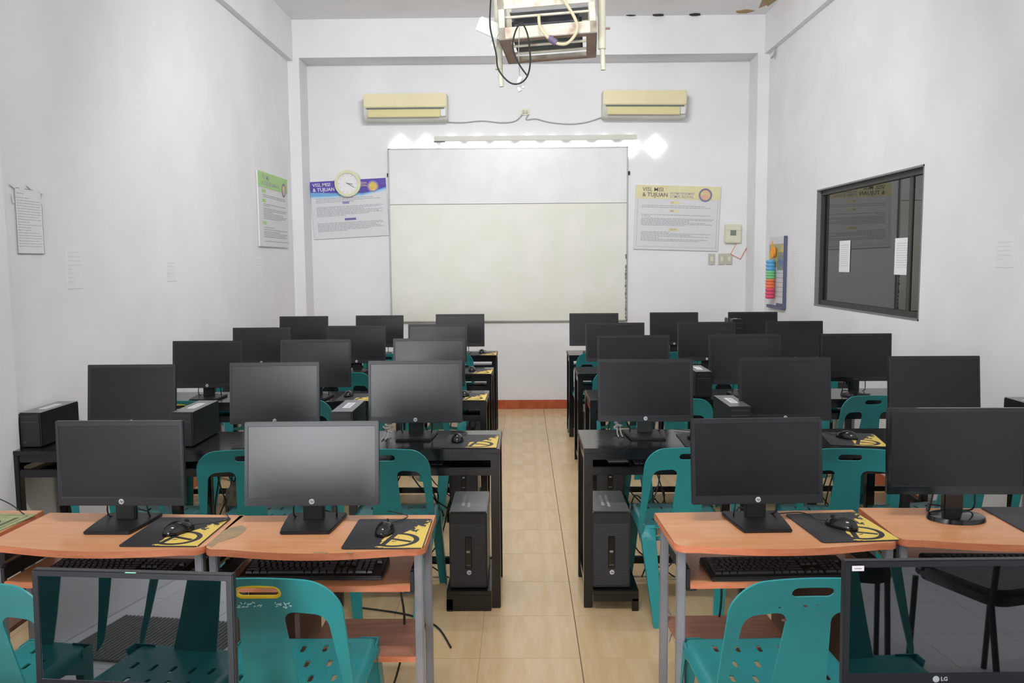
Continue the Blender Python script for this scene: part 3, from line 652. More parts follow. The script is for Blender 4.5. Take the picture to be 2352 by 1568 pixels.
def hp_panel(tilt):
    bz, sc, bk, tm = panel_parts(.443, .280, .0135, .0175, .029, .063, R(-tilt), 'bezel', 'screen')
    lg_disc = MB().cyl(.0088, .0088, 0, .0012, 24, mtx=tm @ rot(R(90), 0, 0, (0, 0, .0145))).mesh('logo', 'logo')
    lg_txt = text_me('hp', .0125, 'logo_ink', mtx=tm @ rot(R(90), 0, 0, (0, -.0014, .0150)), shear=.35, bold=.0002, ext=.0002)
    return [('bezel', bz, None), ('screen', sc, None), ('back_shell', bk, None), ('logo', lg_disc, {'label': 'silver round logo'}, [('lettering', lg_txt, None)])]
neck = MB().box(-.035, .035, .022, .044, .008, .16).mesh('stand_neck', 'plastic_black', .004)
bs = []
for i in range(13):
    a = i/12; bs.append((-.088+.176*a, .135+.012*math.sin(math.pi*a)))
base_poly = [(-.079, -.105), (.079, -.105), (.086, -.06), (.094, .02), (.098, .085), (.095, .1), (-.095, .1), (-.098, .085), (-.094, .02), (-.086, -.06)]
base = MB().prism(base_poly, 0, .011).mesh('stand_base', 'plastic_black', .003)
cable_v = MB().tube([(.07, .03, .10), (.075, .035, .03), (.06, .08, .006), (.03, .13, .004), (-.02, .16, .004)], .003, sub=4).tube([(-.06, .03, .10), (-.07, .04, .02), (-.05, .1, .004), (-.02, .15, .004)], .0028, sub=4).mesh('video_cable', 'cable_black')
STAND = [('stand_neck', neck, None), ('stand_base', base, None), ('video_cable', cable_v, None)]
MON = hp_panel(7)+STAND
MON_UP = hp_panel(1.5)+STAND
# ---- oval-foot monitor
bz2, sc2, bk2, tm2 = panel_parts(.455, .282, .014, .016, .028, .082, R(-3), 'gloss_black', 'screen')
oval = MB().cyl(.094, .09, 0, .014, 40, sy=.72).cyl(.086, .03, .014, .022, 40, sy=.72).mesh('stand_base', 'gloss_black', .002)
MON2 = [('bezel', bz2, None), ('screen', sc2, None), ('back_shell', bk2, None), ('stand_neck', MB().box(-.032, .032, .018, .045, .012, .16).mesh('stand_neck', 'gloss_black', .004), None), ('stand_base', oval, {'label': 'glossy oval foot'}), ('video_cable', cable_v, None),
        ('logo', text_me('acer', .010, 'logo_ink', mtx=tm2 @ rot(R(90), 0, 0, (0, -.001, .014)), bold=.0001, ext=.0002), {'label': 'faint lettering'})]
MON2 = MON2[:-1]+[('logo', MB().box(-.016, .016, -.0006, .0004, .012, .016, mtx=tm2).mesh('logo', 'logo_ink', smooth=False), {'label': 'faint maker mark'})]
# ---- glossy front monitor
bz3, sc3, bk3, tm3 = panel_parts(.452, .290, .0165, .0165, .029, .05, R(-1.5), 'bezel', 'gloss_screen')
lgd = MB().cyl(.0074, .0074, 0, .0010, 24, mtx=tm3 @ rot(R(90), 0, 0, (-.0145, 0, .0140))).mesh('logo', 'lg_grey')
lgt = text_me('LG', .0128, 'lg_grey', mtx=tm3 @ rot(R(90), 0, 0, (-.0040, -.0008, .0140)), bold=.0003, ext=.0003, align='LEFT')
MON3 = [('bezel', bz3, None), ('screen', sc3, {'label': 'glossy reflective screen'}), ('back_shell', bk3, None), ('stand_neck', MB().box(-.03, .03, .022, .045, .008, .14).mesh('stand_neck', 'plastic_black', .004), None), ('stand_base', MB().cyl(.1, .095, 0, .012, 36, sy=.8).mesh('stand_base', 'gloss_black', .002), None), ('logo', lgd, {'label': 'grey round logo'}, [('lettering', lgt, None)])]

# ---- plastic chair from implicit sheets (origin on floor under the backrest top, faces +Y)
def sheet(sdf, x0, x1, y0, y1, h, fmap, thick, name, m):
    nx, ny = int((x1-x0)/h)+1, int((y1-y0)/h)+1
    gx = np.linspace(x0, x1, nx); gy = np.linspace(y0, y1, ny)
    cxs, cys = np.meshgrid((gx[1:]+gx[:-1])/2, (gy[1:]+gy[:-1])/2, indexing='ij')
    keep = sdf(cxs, cys) < 0
    Xg, Yg = np.meshgrid(gx, gy, indexing='ij')
    for _ in range(3):
        d = sdf(Xg, Yg); e = 1e-4
        dx = (sdf(Xg+e, Yg)-sdf(Xg-e, Yg))/(2*e); dy = (sdf(Xg, Yg+e)-sdf(Xg, Yg-e))/(2*e)
        cnt = np.zeros((nx, ny), int)
        cnt[:-1, :-1] += keep; cnt[1:, :-1] += keep; cnt[:-1, 1:] += keep; cnt[1:, 1:] += keep
        bd = (cnt > 0) & (cnt < 4)
        g = np.clip(dx*dx+dy*dy, .2, None)
        stepx = np.clip(d*dx/g, -h*.75, h*.75); stepy = np.clip(d*dy/g, -h*.75, h*.75)
        Xg = np.where(bd, Xg-stepx, Xg); Yg = np.where(bd, Yg-stepy, Yg)
    idx = -np.ones((nx, ny), int); used = cnt > 0; n = int(used.sum()); idx[used] = np.arange(n)
    P = np.stack(fmap(Xg[used], Yg[used]), 1)
    fs = []
    for i in range(nx-1):
        for j in range(ny-1):
            if keep[i, j]: fs.append((int(idx[i, j]), int(idx[i+1, j]), int(idx[i+1, j+1]), int(idx[i, j+1])))
    me = bpy.data.meshes.new(name); me.from_pydata([tuple(p) for p in P.tolist()], [], fs)
    bm = bmesh.new(); bm.from_mesh(me); bmesh.ops.recalc_face_normals(bm, faces=bm.faces)
    bm.normal_update()
    geom = bmesh.ops.solidify(bm, geom=list(bm.faces), thickness=thick)
    bmesh.ops.recalc_face_normals(bm, faces=bm.faces)
    bm.to_mesh(me); bm.free(); me.materials.append(M[m])
    me.polygons.foreach_set('use_smooth', [True]*len(me.polygons)); me.set_sharp_from_angle(angle=1.0)
    return me
def rbox(x, y, cx, cy, hx, hy, r):
    qx = np.abs(x-cx)-hx+r; qy = np.abs(y-cy)-hy+r
    return np.minimum(np.maximum(qx, qy), 0)+np.hypot(np.maximum(qx, 0), np.maximum(qy, 0))-r
def back_sdf(x, z):
    # outline: width grows downwards; top corners round
    k = (.80-z)/.40
    sx = x/(1+.085*np.clip(k, 0, 1.2))
    out = rbox(sx, z, 0, .58, .203, .22, .085)
    slot = rbox(x, z, 0, .758, .050, .0145, .0145)
    ax = np.abs(x)
    # side openings between splat and posts
    zt = .700
    u = ax-(.108+(.70-z)*.10)
    hw = .056+(.70-z)*.03
    qx = np.abs(u)-hw+.03; qz = np.abs(z-.54)-.160+.03
    op = np.minimum(np.maximum(qx, qz), 0)+np.hypot(np.maximum(qx, 0), np.maximum(qz, 0))-.03
    return np.maximum(out, np.maximum(-slot, -op))
def back_map(x, z):
    t = (.80-z)/.38
    y = .105*t + .02*np.clip(t-.75, 0, 1) + .045*(1-(x/.21)**2) - .04 - .008*np.clip(1-t*6, 0, 1)
    return x, y, z
back_me = sheet(back_sdf, -.235, .235, .355, .805, .0082, back_map, .0045, 'backrest', 'teal')
def seat_sdf(x, y):
    d = rbox(x/(1-.0*y), y, 0, .30, .205, .205, .07)
    for row, yy in enumerate((.23, .32, .41)):
        for k in range(-2, 3):
            xx = k*.062+(.031 if row % 2 else 0)
            if abs(xx) > .15: continue
            u = x-xx; v = y-yy
            d = np.maximum(d, -rbox(u, v, 0, 0, .0068, .021, .004))
    return d
def seat_map(x, y):
    e = np.maximum(np.abs(x)-.175, 0)/.03; f = np.maximum(y-.46, 0)/.045
    z = .425 - .010*(1-(x/.2)**2)*np.clip(1-((y-.3)/.2)**2, 0, 1) - .028*e**2 - .03*f**2
    return x, y, z
seat_me = sheet(seat_sdf, -.215, .215, .085, .515, .0078, seat_map, .0045, 'seat', 'teal')
def leg_me(p0, p1, w0, w1, d0, d1):
    # U-channel leg tapering from p0 (top) to p1 (foot)
    b = MB(); N = 6; vs = []
    for i in range(N+1):
        t = i/N; x = p0[0]+(p1[0]-p0[0])*t; y = p0[1]+(p1[1]-p0[1])*t; z = p0[2]+(p1[2]-p0[2])*t
        w = (w0+(w1-w0)*t)/2; d = (d0+(d1-d0)*t)/2; s = 1 if p0[0] > 0 else -1
        th_ = .004; fy = 1 if p0[1] > .3 else -1
        # outer L profile : side face + front/back face
        prof = [(s*w, -fy*d), (s*w, fy*d), (-s*w, fy*d), (-s*w, fy*(d-th_)), (s*(w-th_), fy*(d-th_)), (s*(w-th_), -fy*d)]
        vs += [(x+a, y+c, z) for a, c in prof]
    fs = []
    for i in range(N):
        for k in range(6): fs.append((i*6+k, i*6+(k+1) % 6, (i+1)*6+(k+1) % 6, (i+1)*6+k))
    fs += [tuple(range(6)), tuple(range(N*6, N*6+6))]
    return b.add(vs, fs).mesh('leg', 'teal', .0015, seg=1)
legs = [leg_me((s*.172, .128, .432), (s*.130, .04, 0), .07, .042, .05, .035) for s in (-1, 1)]+[leg_me((s*.172, .47, .415), (s*.205, .53, 0), .058, .040, .055, .035) for s in (-1, 1)]
side_me = [MB().add([(s*.203, .12, .40), (s*.203, .49, .398), (s*.200, .49, .36), (s*.201, .40, .382), (s*.201, .22, .382), (s*.200, .12, .34)], [(0, 1, 2, 3, 4, 5)]).mesh('side_skirt', 'teal', smooth=False) for s in (-1, 1)]
rim_pts = []
for k in range(28):
    a = 2*math.pi*k/28; cx_ = .036 if math.cos(a) > 0 else -.036
    x, z = cx_+.0165*math.cos(a), .758+.0165*math.sin(a)
    p = back_map(np.array([x]), np.array([z])); rim_pts.append((float(p[0][0]), float(p[1][0])-.001, float(p[2][0])))
rim_me = MB().tube(rim_pts, .0048, 8, closed=True).mesh('handle_rim', 'yellow')
CHAIR = [('backrest', back_me, None), ('seat', seat_me, None)]+[('leg', m_, None) for m_ in legs]+[('side_skirt', m_, None) for m_ in side_me]
CHAIR_Y = CHAIR+[('handle_rim', rim_me, {'label': 'yellow handle rim'})]

# ---- mouse, pad, keyboard
def mouse_parts():
    bm = bmesh.new(); bmesh.ops.create_uvsphere(bm, u_segments=20, v_segments=12, radius=1)
    for v in bm.verts:
        x, y, z = v.co; w = .031*(1-.12*max(0, y)-.10*(1-abs(y)))
        v.co = (x*w*1.05, y*.056, max(z, -.05)*.036*(1-.25*y*.5+(-.1)*y) )
    me = bpy.data.meshes.new('body'); bm.to_mesh(me); bm.free(); me.materials.append(M['gloss_black']); me.polygons.foreach_set('use_smooth', [True]*len(me.polygons))
    wheel = MB().cyl(.008, .008, -.003, .003, 14, mtx=rot(0, R(90), 0, (0, .03, .026))).mesh('scroll_wheel', 'slide')
    return me, wheel
mb_, mw_ = mouse_parts()
cord = MB().tube([(0, .055, .008), (.005, .09, .004), (.03, .13, .003), (.03, .17, .002), (-.02, .20, .002), (-.05, .215, .002)], .0018, 6, sub=5).mesh('cord', 'cable_black')
MOUSE = [('body', mb_, None), ('scroll_wheel', mw_, None), ('cord', cord, None)]
def rrect(w, h, r, n=5):
    p = []
    for (cx_, cy_, a0) in ((w/2-r, h/2-r, 0), (-w/2+r, h/2-r, 90), (-w/2+r, -h/2+r, 180), (w/2-r, -h/2+r, 270)):
        for k in range(n+1): a = R(a0+90*k/n); p.append((cx_+r*math.cos(a), cy_+r*math.sin(a)))
    return p
pad_me = MB().prism(rrect(.247, .288, .012), 0, .003).mesh('mouse_pad', 'pad', smooth=False)
def key_mesh(u, m='key'):
    k = MB(); w = u*.0187/2-.0009
    return k.box(-w, w, -.0084, .0084, 0, .007, taper=.0022).mesh('key', m, smooth=False)
KEYS = {}
def keylist():
    L = []; U = .0187
    def row(y, items, x=0):
        for it in items:
            if it < 0: x += -it; continue
            L.append(((x+it/2)*U, y*U, it)); x += it
    row(5.25, [1, -1, 1, 1, 1, 1, -.5, 1, 1, 1, 1, -.5, 1, 1, 1, 1, -.25, 1, 1, 1])
    row(4, [1]*13+[2, -.25, 1, 1, 1, -.25, 1, 1, 1, 1])
    row(3, [1.5]+[1]*12+[1.5, -.25, 1, 1, 1, -.25, 1, 1, 1])
    row(2, [1.75]+[1]*11+[2.25, -3.5, 1, 1, 1])
    row(1, [2.25]+[1]*10+[2.75, -1.25, 1, -1.25, 1, 1, 1])
    row(0, [1.25, 1.25, 1.25, 6.25, 1.25, 1.25, 1.25, 1.25, -.25, 1, 1, 1, -.25, 2, 1])
    return [(x-.21, y-.045, u) for x, y, u in L]
KL = keylist()
kb_me = MB().add([(-.226, -.078, 0), (.226, -.078, 0), (.226, .082, 0), (-.226, .082, 0), (-.224, -.076, .012), (.224, -.076, .012), (.224, .080, .022), (-.224, .080, .022)], [(3, 2, 1, 0), (4, 5, 6, 7), (0, 1, 5, 4), (1, 2, 6, 5), (2, 3, 7, 6), (3, 0, 4, 7)]).mesh('body', 'slide', .003)
def keyboard(loc, rz, label, detailed):
    t = thing('keyboard', label, 'keyboard', loc, rz, 'keyboards on the desk trays')
    obj('body', kb_me, t)
    tm_ = rot(R(3.6), 0, 0, (0, 0, .0165))
    if detailed:
        for x, y, u in KL:
            if u not in KEYS: KEYS[u] = key_mesh(u)
            p = tm_ @ Vector((x, y, 0)); o = bpy.data.objects.new('key', KEYS[u]); COL.objects.link(o); o.parent = t; o.location = p; o.rotation_euler = (R(3.6), 0, 0)
    else:
        if 'joined' not in KEYS:
            b = MB()
            for x, y, u in KL:
                w = u*.0187/2-.0009; b.box(-w, w, -.0084, .0084, 0, .007, mtx=tm_ @ rot(0, 0, 0, (x, y, 0)), taper=.0022)
            KEYS['joined'] = b.mesh('keys', 'key', smooth=False)
        obj('keys', KEYS['joined'], t, kind='stuff')
    return t

# ---- tower PC (origin: bottom centre of front face, faces -Y)
tw_body = MB().box(-.085, .085, .012, .35, .006, .358).mesh('case', 'case_top', .004)
tw_front = MB().box(-.086, .086, 0, .014, .004, .357).mesh('front_panel', 'plastic_black', .006)
gr = MB()
for k in range(46): gr.box(-.079, .079, -.0012, .001, .02+k*.0062, .0232+k*.0062)
tw_gr = gr.mesh('grille', 'grille', smooth=False)
tw_strip = MB().box(-.014, .016, -.0035, 0, .095, .245).mesh('control_strip', 'gloss_black', .004)
tw_btn = MB().box(-.008, .008, -.006, -.003, .17, .18).box(-.011, .011, -.005, -.003, .111, .1145).mesh('button', 'lcd', .001)
tw_logo = MB().cyl(.0105, .0105, 0, .0015, 24, mtx=rot(R(90), 0, 0, (.003, -.0022, .078))).mesh('logo', 'logo')
tw_txt = text_me('hp', .0145, 'logo_ink', mtx=rot(R(90), 0, 0, (.003, -.0040, .0785)), shear=.35, bold=.0003, ext=.0002)
tw_lines = MB().box(-.035, -.022, .10, .27, .3578, .3586).box(-.008, .004, .08, .27, .3578, .3586).mesh('top_strip', 'logo', smooth=False)
TOWER = [('case', tw_body, {'label': 'grey metal case'}), ('front_panel', tw_front, None, [('grille', tw_gr, None), ('control_strip', tw_strip, None)]), ('button', tw_btn, None), ('logo', tw_logo, {'label': 'silver round logo'}, [('lettering', tw_txt, None)]), ('top_strip', tw_lines, {'label': 'pale reflective stripes'})]
# ---- slim PC lying on the black desks (origin: centre bottom of front)
sp_case = MB().box(-.05, .05, .008, .338, .004, .16).mesh('case', 'plastic_black', .004)
sp_top = MB().box(-.049, .049, .009, .337, .1595, .1612).mesh('top_cover', 'case_top', .001)
sp_front = MB().box(-.05, .05, 0, .012, .003, .162).mesh('front_panel', 'plastic_black', .005)
sp_det = MB().box(-.04, .04, -.001, .002, .118, .122).box(-.04, .04, -.001, .002, .142, .145).box(-.03, -.02, -.002, .002, .02, .03).mesh('drive_slot', 'grille', smooth=False)
sp_lab = MB().box(-.018, .018, .11, .25, .1612, .1618).mesh('sticker', 'label', smooth=False)
sp_prt = MB()
for k in range(8): sp_prt.box(-.012+.003*(k % 2), .012, .125+k*.014, .130+k*.014, .1618, .1620)
SLIM = [('case', sp_case, None), ('top_cover', sp_top, {'label': 'grey metal top'}), ('front_panel', sp_front, None, [('drive_slot', sp_det, None)]), ('sticker', sp_lab, {'label': 'white sticker on top'}, [('print', sp_prt.mesh('print', 'label_txt', smooth=False), None)])]

# ------------------------------------------------------------------ wooden desks of the first row
def wood_desk(cx, rz, wd, label, mirror=1, y=2.6, zs=1.0, marks=False):
    t = thing('computer_desk', label, 'desk', (cx, y, 0), rz, 'wooden computer desks', (1, 1, zs))
    w = wd/2
    pts = [(w, .205), (-w, .205), (-w, -.10)]
    r = .045
    for k in range(1, 6): a = R(180+18*k*.72); pts.append((-w+r+r*math.cos(a), -.095+r*math.sin(a)*.9))
    N = 14; xa = -w+r*1.5
    for k in range(N+1):
        u = k/N; x = xa+(2*-xa)*u; pts.append((x, -.134-.038*math.sin(math.pi*u)))
    for k in range(5, 0, -1): a = R(180+18*k*.72); pts.append((w-r-r*math.cos(a), -.095+r*math.sin(a)*.9))
    pts.append((w, -.10))
    tt = obj('tabletop', MB().prism(pts, .7005, .720).mesh('tabletop', 'wood', smooth=False), t)
    n = len(pts); ev = []
    for s_, z in ((1, .6985), (1, .7192)): ev += [(px*(1+.0012/w), (py-.02)*1.008+.02, z) for px, py in pts]
    ed = MB().add(ev, [(i, (i+1) % n, n+(i+1) % n, n+i) for i in range(n)]+[tuple(reversed(range(n)))])
    obj('edge_band', ed.mesh('edge_band', 'wood_edge', smooth=True), tt, label='reddish edge band')
    lx = w-.022
    for sx in (-1, 1):
        for ly in (-.098, .145): obj('leg', MB().box(sx*lx-.0125, sx*lx+.0125, ly-.015, ly+.015, .012, .698).mesh('leg', 'steel', .003), t)
        obj('side_rail', MB().box(sx*lx-.012, sx*lx+.012, -.08, .13, .672, .698).mesh('side_rail', 'steel', .003), t); obj('foot_rail', MB().box(sx*lx-.012, sx*lx+.012, -.15, .20, 0, .024).mesh('foot_rail', 'steel', .003), t)
        obj('tray_slide', MB().box(sx*(lx-.018)-.006, sx*(lx-.018)+.006, -.10, .15, .60, .645).box(sx*(lx-.032)-.014, sx*(lx-.032)+.014, -.115, -.085, .572, .580).box(sx*(lx-.02)-.006, sx*(lx-.02)+.006, -.112, -.10, .572, .64).mesh('tray_slide', 'slide', .001), t)
    ti = lx-.026
    tr = obj('keyboard_tray', MB().box(-ti, ti, -.112, .17, .580, .597).mesh('keyboard_tray', 'wood', smooth=False), t)
    obj('edge_band', MB().box(-ti, ti, -.115, -.1115, .578, .5965).mesh('edge_band', 'wood_edge', smooth=False), tr)
    m = mirror
    a, b = sorted((m*(lx-.012), m*(-.04)))
    sh = obj('lower_shelf', MB().box(a, b, -.105, .17, .352, .368).mesh('lower_shelf', 'wood_dark', smooth=False), t)
    obj('edge_band', MB().box(a, b, -.108, -.1045, .351, .3675).mesh('edge_band', 'wood_edge', smooth=False), sh)
    obj('divider', MB().box(min(m*-.06, m*-.075), max(m*-.06, m*-.075), -.09, .18, .03, .50).mesh('divider', 'wood_panel', smooth=False), t, label='dark brown upright panel')
    a, b = sorted((m*-.075, m*-(lx-.012))); obj('cpu_shelf', MB().box(a, b, -.09, .18, .03, .046).box(a, b, .17, .18, .046, .50).mesh('cpu_shelf', 'wood_panel', smooth=False), t)
    return t
dL = wood_desk(-2.0, R(0), .62, 'wooden computer desk at the left wall with the green mouse pad', 1, y=2.655)
dA = wood_desk(-1.315, R(-3.2), .695, 'second wooden computer desk from the left wall', 1, y=2.61)
dB = wood_desk(-.635, R(0), .672, 'wooden computer desk left of the aisle with a worn front corner', 1, y=2.585)
dC = wood_desk(.80, R(2.2), .685, 'wooden computer desk right of the aisle', -1, y=2.612)
dD = wood_desk(1.505, R(-1.5), .69, 'wooden computer desk carrying the oval footed monitor', -1, y=2.64)
dE = wood_desk(2.16, R(0), .60, 'wooden computer desk at the right wall edge of the photo', -1, y=2.66)
wp = MB().prism([(-.334, -.10), (-.315, -.115), (-.31, -.07), (-.29, -.045), (-.272, -.02), (-.262, .03), (-.27, .075), (-.295, .10), (-.315, .08), (-.334, .05)], .7202, .7207)
obj('worn_patch', wp.mesh('worn_patch', 'worn', smooth=False), dB, label='greenish grey worn laminate')
cp = MB()
for k, (x, w_) in enumerate(((.03, .028), (.12, .012))): cp.prism(blob(x, -.166, w_, .006, n=9, seed=60+k), .7202, .7208)
obj('chipped_edge', cp.mesh('chipped_edge', 'worn', smooth=False), dB)

# ------------------------------------------------------------------ black desks
def black_desk(x0, x1, yf, aisle_side, label, depth=.42, edge=False):
    t = thing('black_desk', label, 'desk', ((x0+x1)/2, yf, 0), 0, 'long black painted desks')
    w = (x1-x0)/2
    tp = obj('tabletop', MB().box(-w, w, 0, depth, .722, .742).mesh('tabletop', 'desk_black', .002), t)
    a = -w if aisle_side < 0 else w
    obj('edge_band', MB().box(min(a, a+aisle_side*.003), max(a, a+aisle_side*.003), .005, depth-.005, .720, .740).mesh('edge_band', 'desk_edge', smooth=False), tp, label='worn brown end edge')
    obj('apron', MB().box(-w+.03, w-.03, .008, .024, .688, .722).box(-w+.03, w-.03, depth-.024, depth-.008, .66, .722).mesh('apron', 'desk_black', .002), t)
    tr = obj('keyboard_tray', MB().box(-w+.03, w-.03, .03, .33, .622, .636).mesh('keyboard_tray', 'desk_black', .001), t)
    obj('lip', MB().box(-w+.03, w-.03, .006, .03, .618, .655).mesh('lip', 'desk_black', .004), tr)
    n = 3
    for k in range(n+1):
        x = -w+.02+(2*w-.04)*k/n
        for y in (.022, depth-.022): obj('leg', MB().box(x-.02, x+.02, y-.02, y+.02, 0, .7218).mesh('leg', 'desk_black', .003), t)
        obj('side_rail', MB().box(x-.012, x+.012, .042, depth-.042, .66, .715).mesh('side_rail', 'desk_black', .002), t); obj('side_rail', MB().box(x-.012, x+.012, .042, depth-.042, .07, .10).mesh('side_rail', 'desk_black', .002), t)
    obj('stretcher', MB().box(-w+.04, w-.04, depth-.034, depth-.010, .066, .10).mesh('stretcher', 'desk_black', .002), t)
    # low stand for the tower at the aisle end
    a0, a1 = (-w+.042, -w+.245) if aisle_side < 0 else (w-.245, w-.042)
    foot = a1-.03 if aisle_side < 0 else a0
    obj('tower_stand', MB().box(a0, a1, -.035, .38, .078, .096).box(a0, a1, -.035, -.015, .045 if aisle_side < 0 else .006, .078).box(foot, foot+.03, -.035, -.005, 0, .06).box(foot, foot+.03, .34, .37, 0, .08).mesh('tower_stand', 'desk_black', .002), t)
    return t
rowsY = {2: 3.70, 3: 5.00, 4: 6.20, 5: 7.44}
rown = {2: 'nearest', 3: 'second', 4: 'third', 5: 'farthest'}
LX = {2: (-2.325, -.105), 3: (-2.325, -.217), 4: (-2.325, -.228), 5: (-2.29, -.232)}
RX = {2: (.275, 2.455), 3: (.408, 2.46), 4: (.414, 2.46), 5: (.420, 2.46)}
for r_ in (2, 3, 4, 5):
    y = rowsY[r_]
    black_desk(*LX[r_], y, 1, f'{rown[r_]} long black desk, left of the aisle')
    black_desk(*RX[r_], y, -1, f'{rown[r_]} long black desk, right of the aisle')
    for side, (a, b) in (('left', LX[r_]), ('right', RX[r_])):
        tx = b-.145 if side == 'left' else a+.123
        inst(TOWER, 'computer_tower', f'black computer tower on floor stand, {side} of the aisle, {rown[r_]} black desk', 'computer', (tx, y-.012 if r_ == 2 else y, .097), group='computer towers by the aisle')

# ------------------------------------------------------------------ monitors
mons = {
 (2, 'left'): [(-1.891, .426, 1.099), (-1.196, .431, 1.105), (-.516, .452, 1.110)],
 (3, 'left'): [(-1.966, .434, 1.103), (-1.288, .441, 1.107), (-.579, .447, 1.110)],
 (4, 'left'): [(-2.014, .440, 1.088), (-1.278, .446, 1.097), (-.652, .451, 1.106)],
 (5, 'left'): [(-1.997, .442, 1.097), (-1.303, .437, 1.100), (-.565, .444, 1.107)],
 (2, 'right'): [(.590, .455, 1.111), (1.258, .435, 1.115), (1.970, .433, 1.117)],
 (3, 'right'): [(.693, .447, 1.121), (1.380, .441, 1.124), (2.059, .426, 1.123)],
 (4, 'right'): [(.716, .452, 1.107), (1.417, .438, 1.109), (2.091, .433, 1.111)],
 (5, 'right'): [(.655, .446, 1.107), (1.384, .437, 1.110), (2.100, .444, 1.109)]}
mY = {2: 3.97, 3: 5.15, 4: 6.40, 5: 7.60}
posn = {'left': ['by the left wall', 'middle seat, left block', 'left of the aisle'], 'right': ['right of the aisle', 'middle seat, right block', 'by the right wall']}
for (r_, side), L in mons.items():
    for k, (x, w, top) in enumerate(L):
        inner = side == 'left' and k == 2
        sx = w/.443; sz = (top-.742)/.343
        yaw = R(.4) if inner else R(random.uniform(-2, 2))
        T_ = MON if (r_, side, k) not in ((3, 'right', 2),) else MON2
        inst(T_, 'monitor', f'black monitor, {rown[r_]} black desk row, {posn[side][k]}', 'monitor', (x, mY[r_], .7425), yaw, 'monitors on the black desks', (sx, 1, sz if T_ is MON else sz*.94))
inst(MON_UP, 'monitor', 'black monitor on the second wooden desk from the left wall', 'monitor', (-1.330, 2.695, .7205), R(-1), 'monitors on the wooden desks', (.96, 1, 1.01))
inst(MON, 'monitor', 'pale screened monitor on the wooden desk left of the aisle', 'monitor', (-.697, 2.69, .7205), R(1), 'monitors on the wooden desks', (1.0, 1, .99))
inst(MON, 'monitor', 'black monitor on the wooden desk right of the aisle', 'monitor', (.770, 2.69, .7205), R(2), 'monitors on the wooden desks', (.975, 1, 1.0))
inst(MON2, 'monitor', 'black monitor with glossy oval foot on wooden desk', 'monitor', (1.432, 2.72, .7205), R(-1), 'monitors on the wooden desks', (1.0, 1, 1.015))

# ------------------------------------------------------------------ front row: low desk and two glossy monitors nearest the camera
def low_table(cx, w, label):
    t = thing('low_table', label, 'table', (cx, 1.77, 0))
    obj('tabletop', MB().box(-w/2, w/2, -.11, .12, .55, .572).mesh('tabletop', 'desk_black', .002), t)
    for sx in (-1, 1):
        for y in (-.08, .09): obj('leg', MB().box(sx*(w/2-.03)-.015, sx*(w/2-.03)+.015, y-.015, y+.015, 0, .55).mesh('leg', 'steel', .002), t)
low_table(-1.06, .76, 'low black table under the nearest left monitor'); low_table(1.08, .78, 'low black table under the nearest right monitor')
t = inst(MON3, 'monitor', 'nearest left monitor with dark mirror like screen', 'monitor', (-.873, 1.785, .5725), R(-4.5), None, (1.035, 1, .962), skip=('logo',))
obj('mint_sticker', MB().box(-.012, .012, .006, .014, .3385, .3395).mesh('mint_sticker', 'green_tape', smooth=False), t, label='small mint sticker')
t = inst(MON3, 'monitor', 'nearest right monitor with round logo and white corner sticker', 'monitor', (.941, 1.815, .5745), R(1.2), None, (1.0, 1, .988))
stk = obj('sticker', MB().box(0, .0265, -.0006, .0004, 0, .0118, mtx=tm3).mesh('sticker', 'red_tag', smooth=False), t, (-.212, 0, .270), label='small white sticker')
obj('print', MB().box(.005, .021, -.0010, -.0004, .0045, .0068, mtx=tm3).mesh('print', 'label_txt', smooth=False), stk)

# ------------------------------------------------------------------ chairs
def chair(x, y, rz, label, sx=1, sz=1, yel=False, scuff=None):
    t = inst(CHAIR_Y if yel else CHAIR, 'plastic_chair', label, 'chair', (x, y, 0), rz, 'teal plastic chairs', (sx, 1, sz))
    return t
c1 = chair(-.668, 2.02, R(0), 'teal chair with yellow handle rim before the wooden desk left of the aisle', 1.07, 1, True)
sc_ = MB(); rd = random.Random(4)
for k in range(46):
    x = -.075+.15*rd.random(); z = .712+.014*rd.random()
    if abs(x-.02) < .008: continue
    p = back_map(np.array([x]), np.array([z])); sc_.box(-.003*rd.random()-.001, .003, -.0006, .0003, -.0012, .0012, mtx=rot(0, R(rd.uniform(-60, 60)), 0, (float(p[0][0]), float(p[1][0])-.0052, z)))
obj('scuff_marks', sc_.mesh('scuff_marks', 'scuff', smooth=False), c1, kind='stuff', label='scratched white marking')
c2 = chair(.722, 2.02, R(2), 'teal chair before the wooden desk right of the aisle', 1.07, .995)
sc_ = MB()
for (x, z, r_) in ((-.012, .716, .006), (.018, .718, .003), (-.075, .715, .004), (-.06, .676, .008)):
    p = back_map(np.array([x]), np.array([z])); sc_.prism(blob(0, 0, r_, r_*.6, n=8, seed=int(x*1000)+100), 0, .001, mtx=rot(R(90), 0, 0, (x, float(p[1][0])-.0048, z)))
obj('brown_marks', sc_.mesh('brown_marks', 'desk_edge', smooth=False), c2)
chair(-1.375, 2.0, R(-3), 'teal chair cut by the left edge of the photo', 1.0, 1)
chair(1.47, 2.03, R(0), 'teal chair hidden behind the nearest right monitor', 1.0, 1)
cY = {2: 3.46, 3: 4.73, 4: 5.92, 5: 7.14}
cx_tab = {2: ([-1.74, -1.170, -.588], [.707, 1.362, 1.93]), 3: ([-1.98, -1.29, -.62], [.88, 1.45, 2.02]), 4: ([-2.0, -1.27, -.60], [.70, 1.33, 2.05]), 5: ([-2.0, -1.17, -.62], [.66, 1.40, 2.1])}
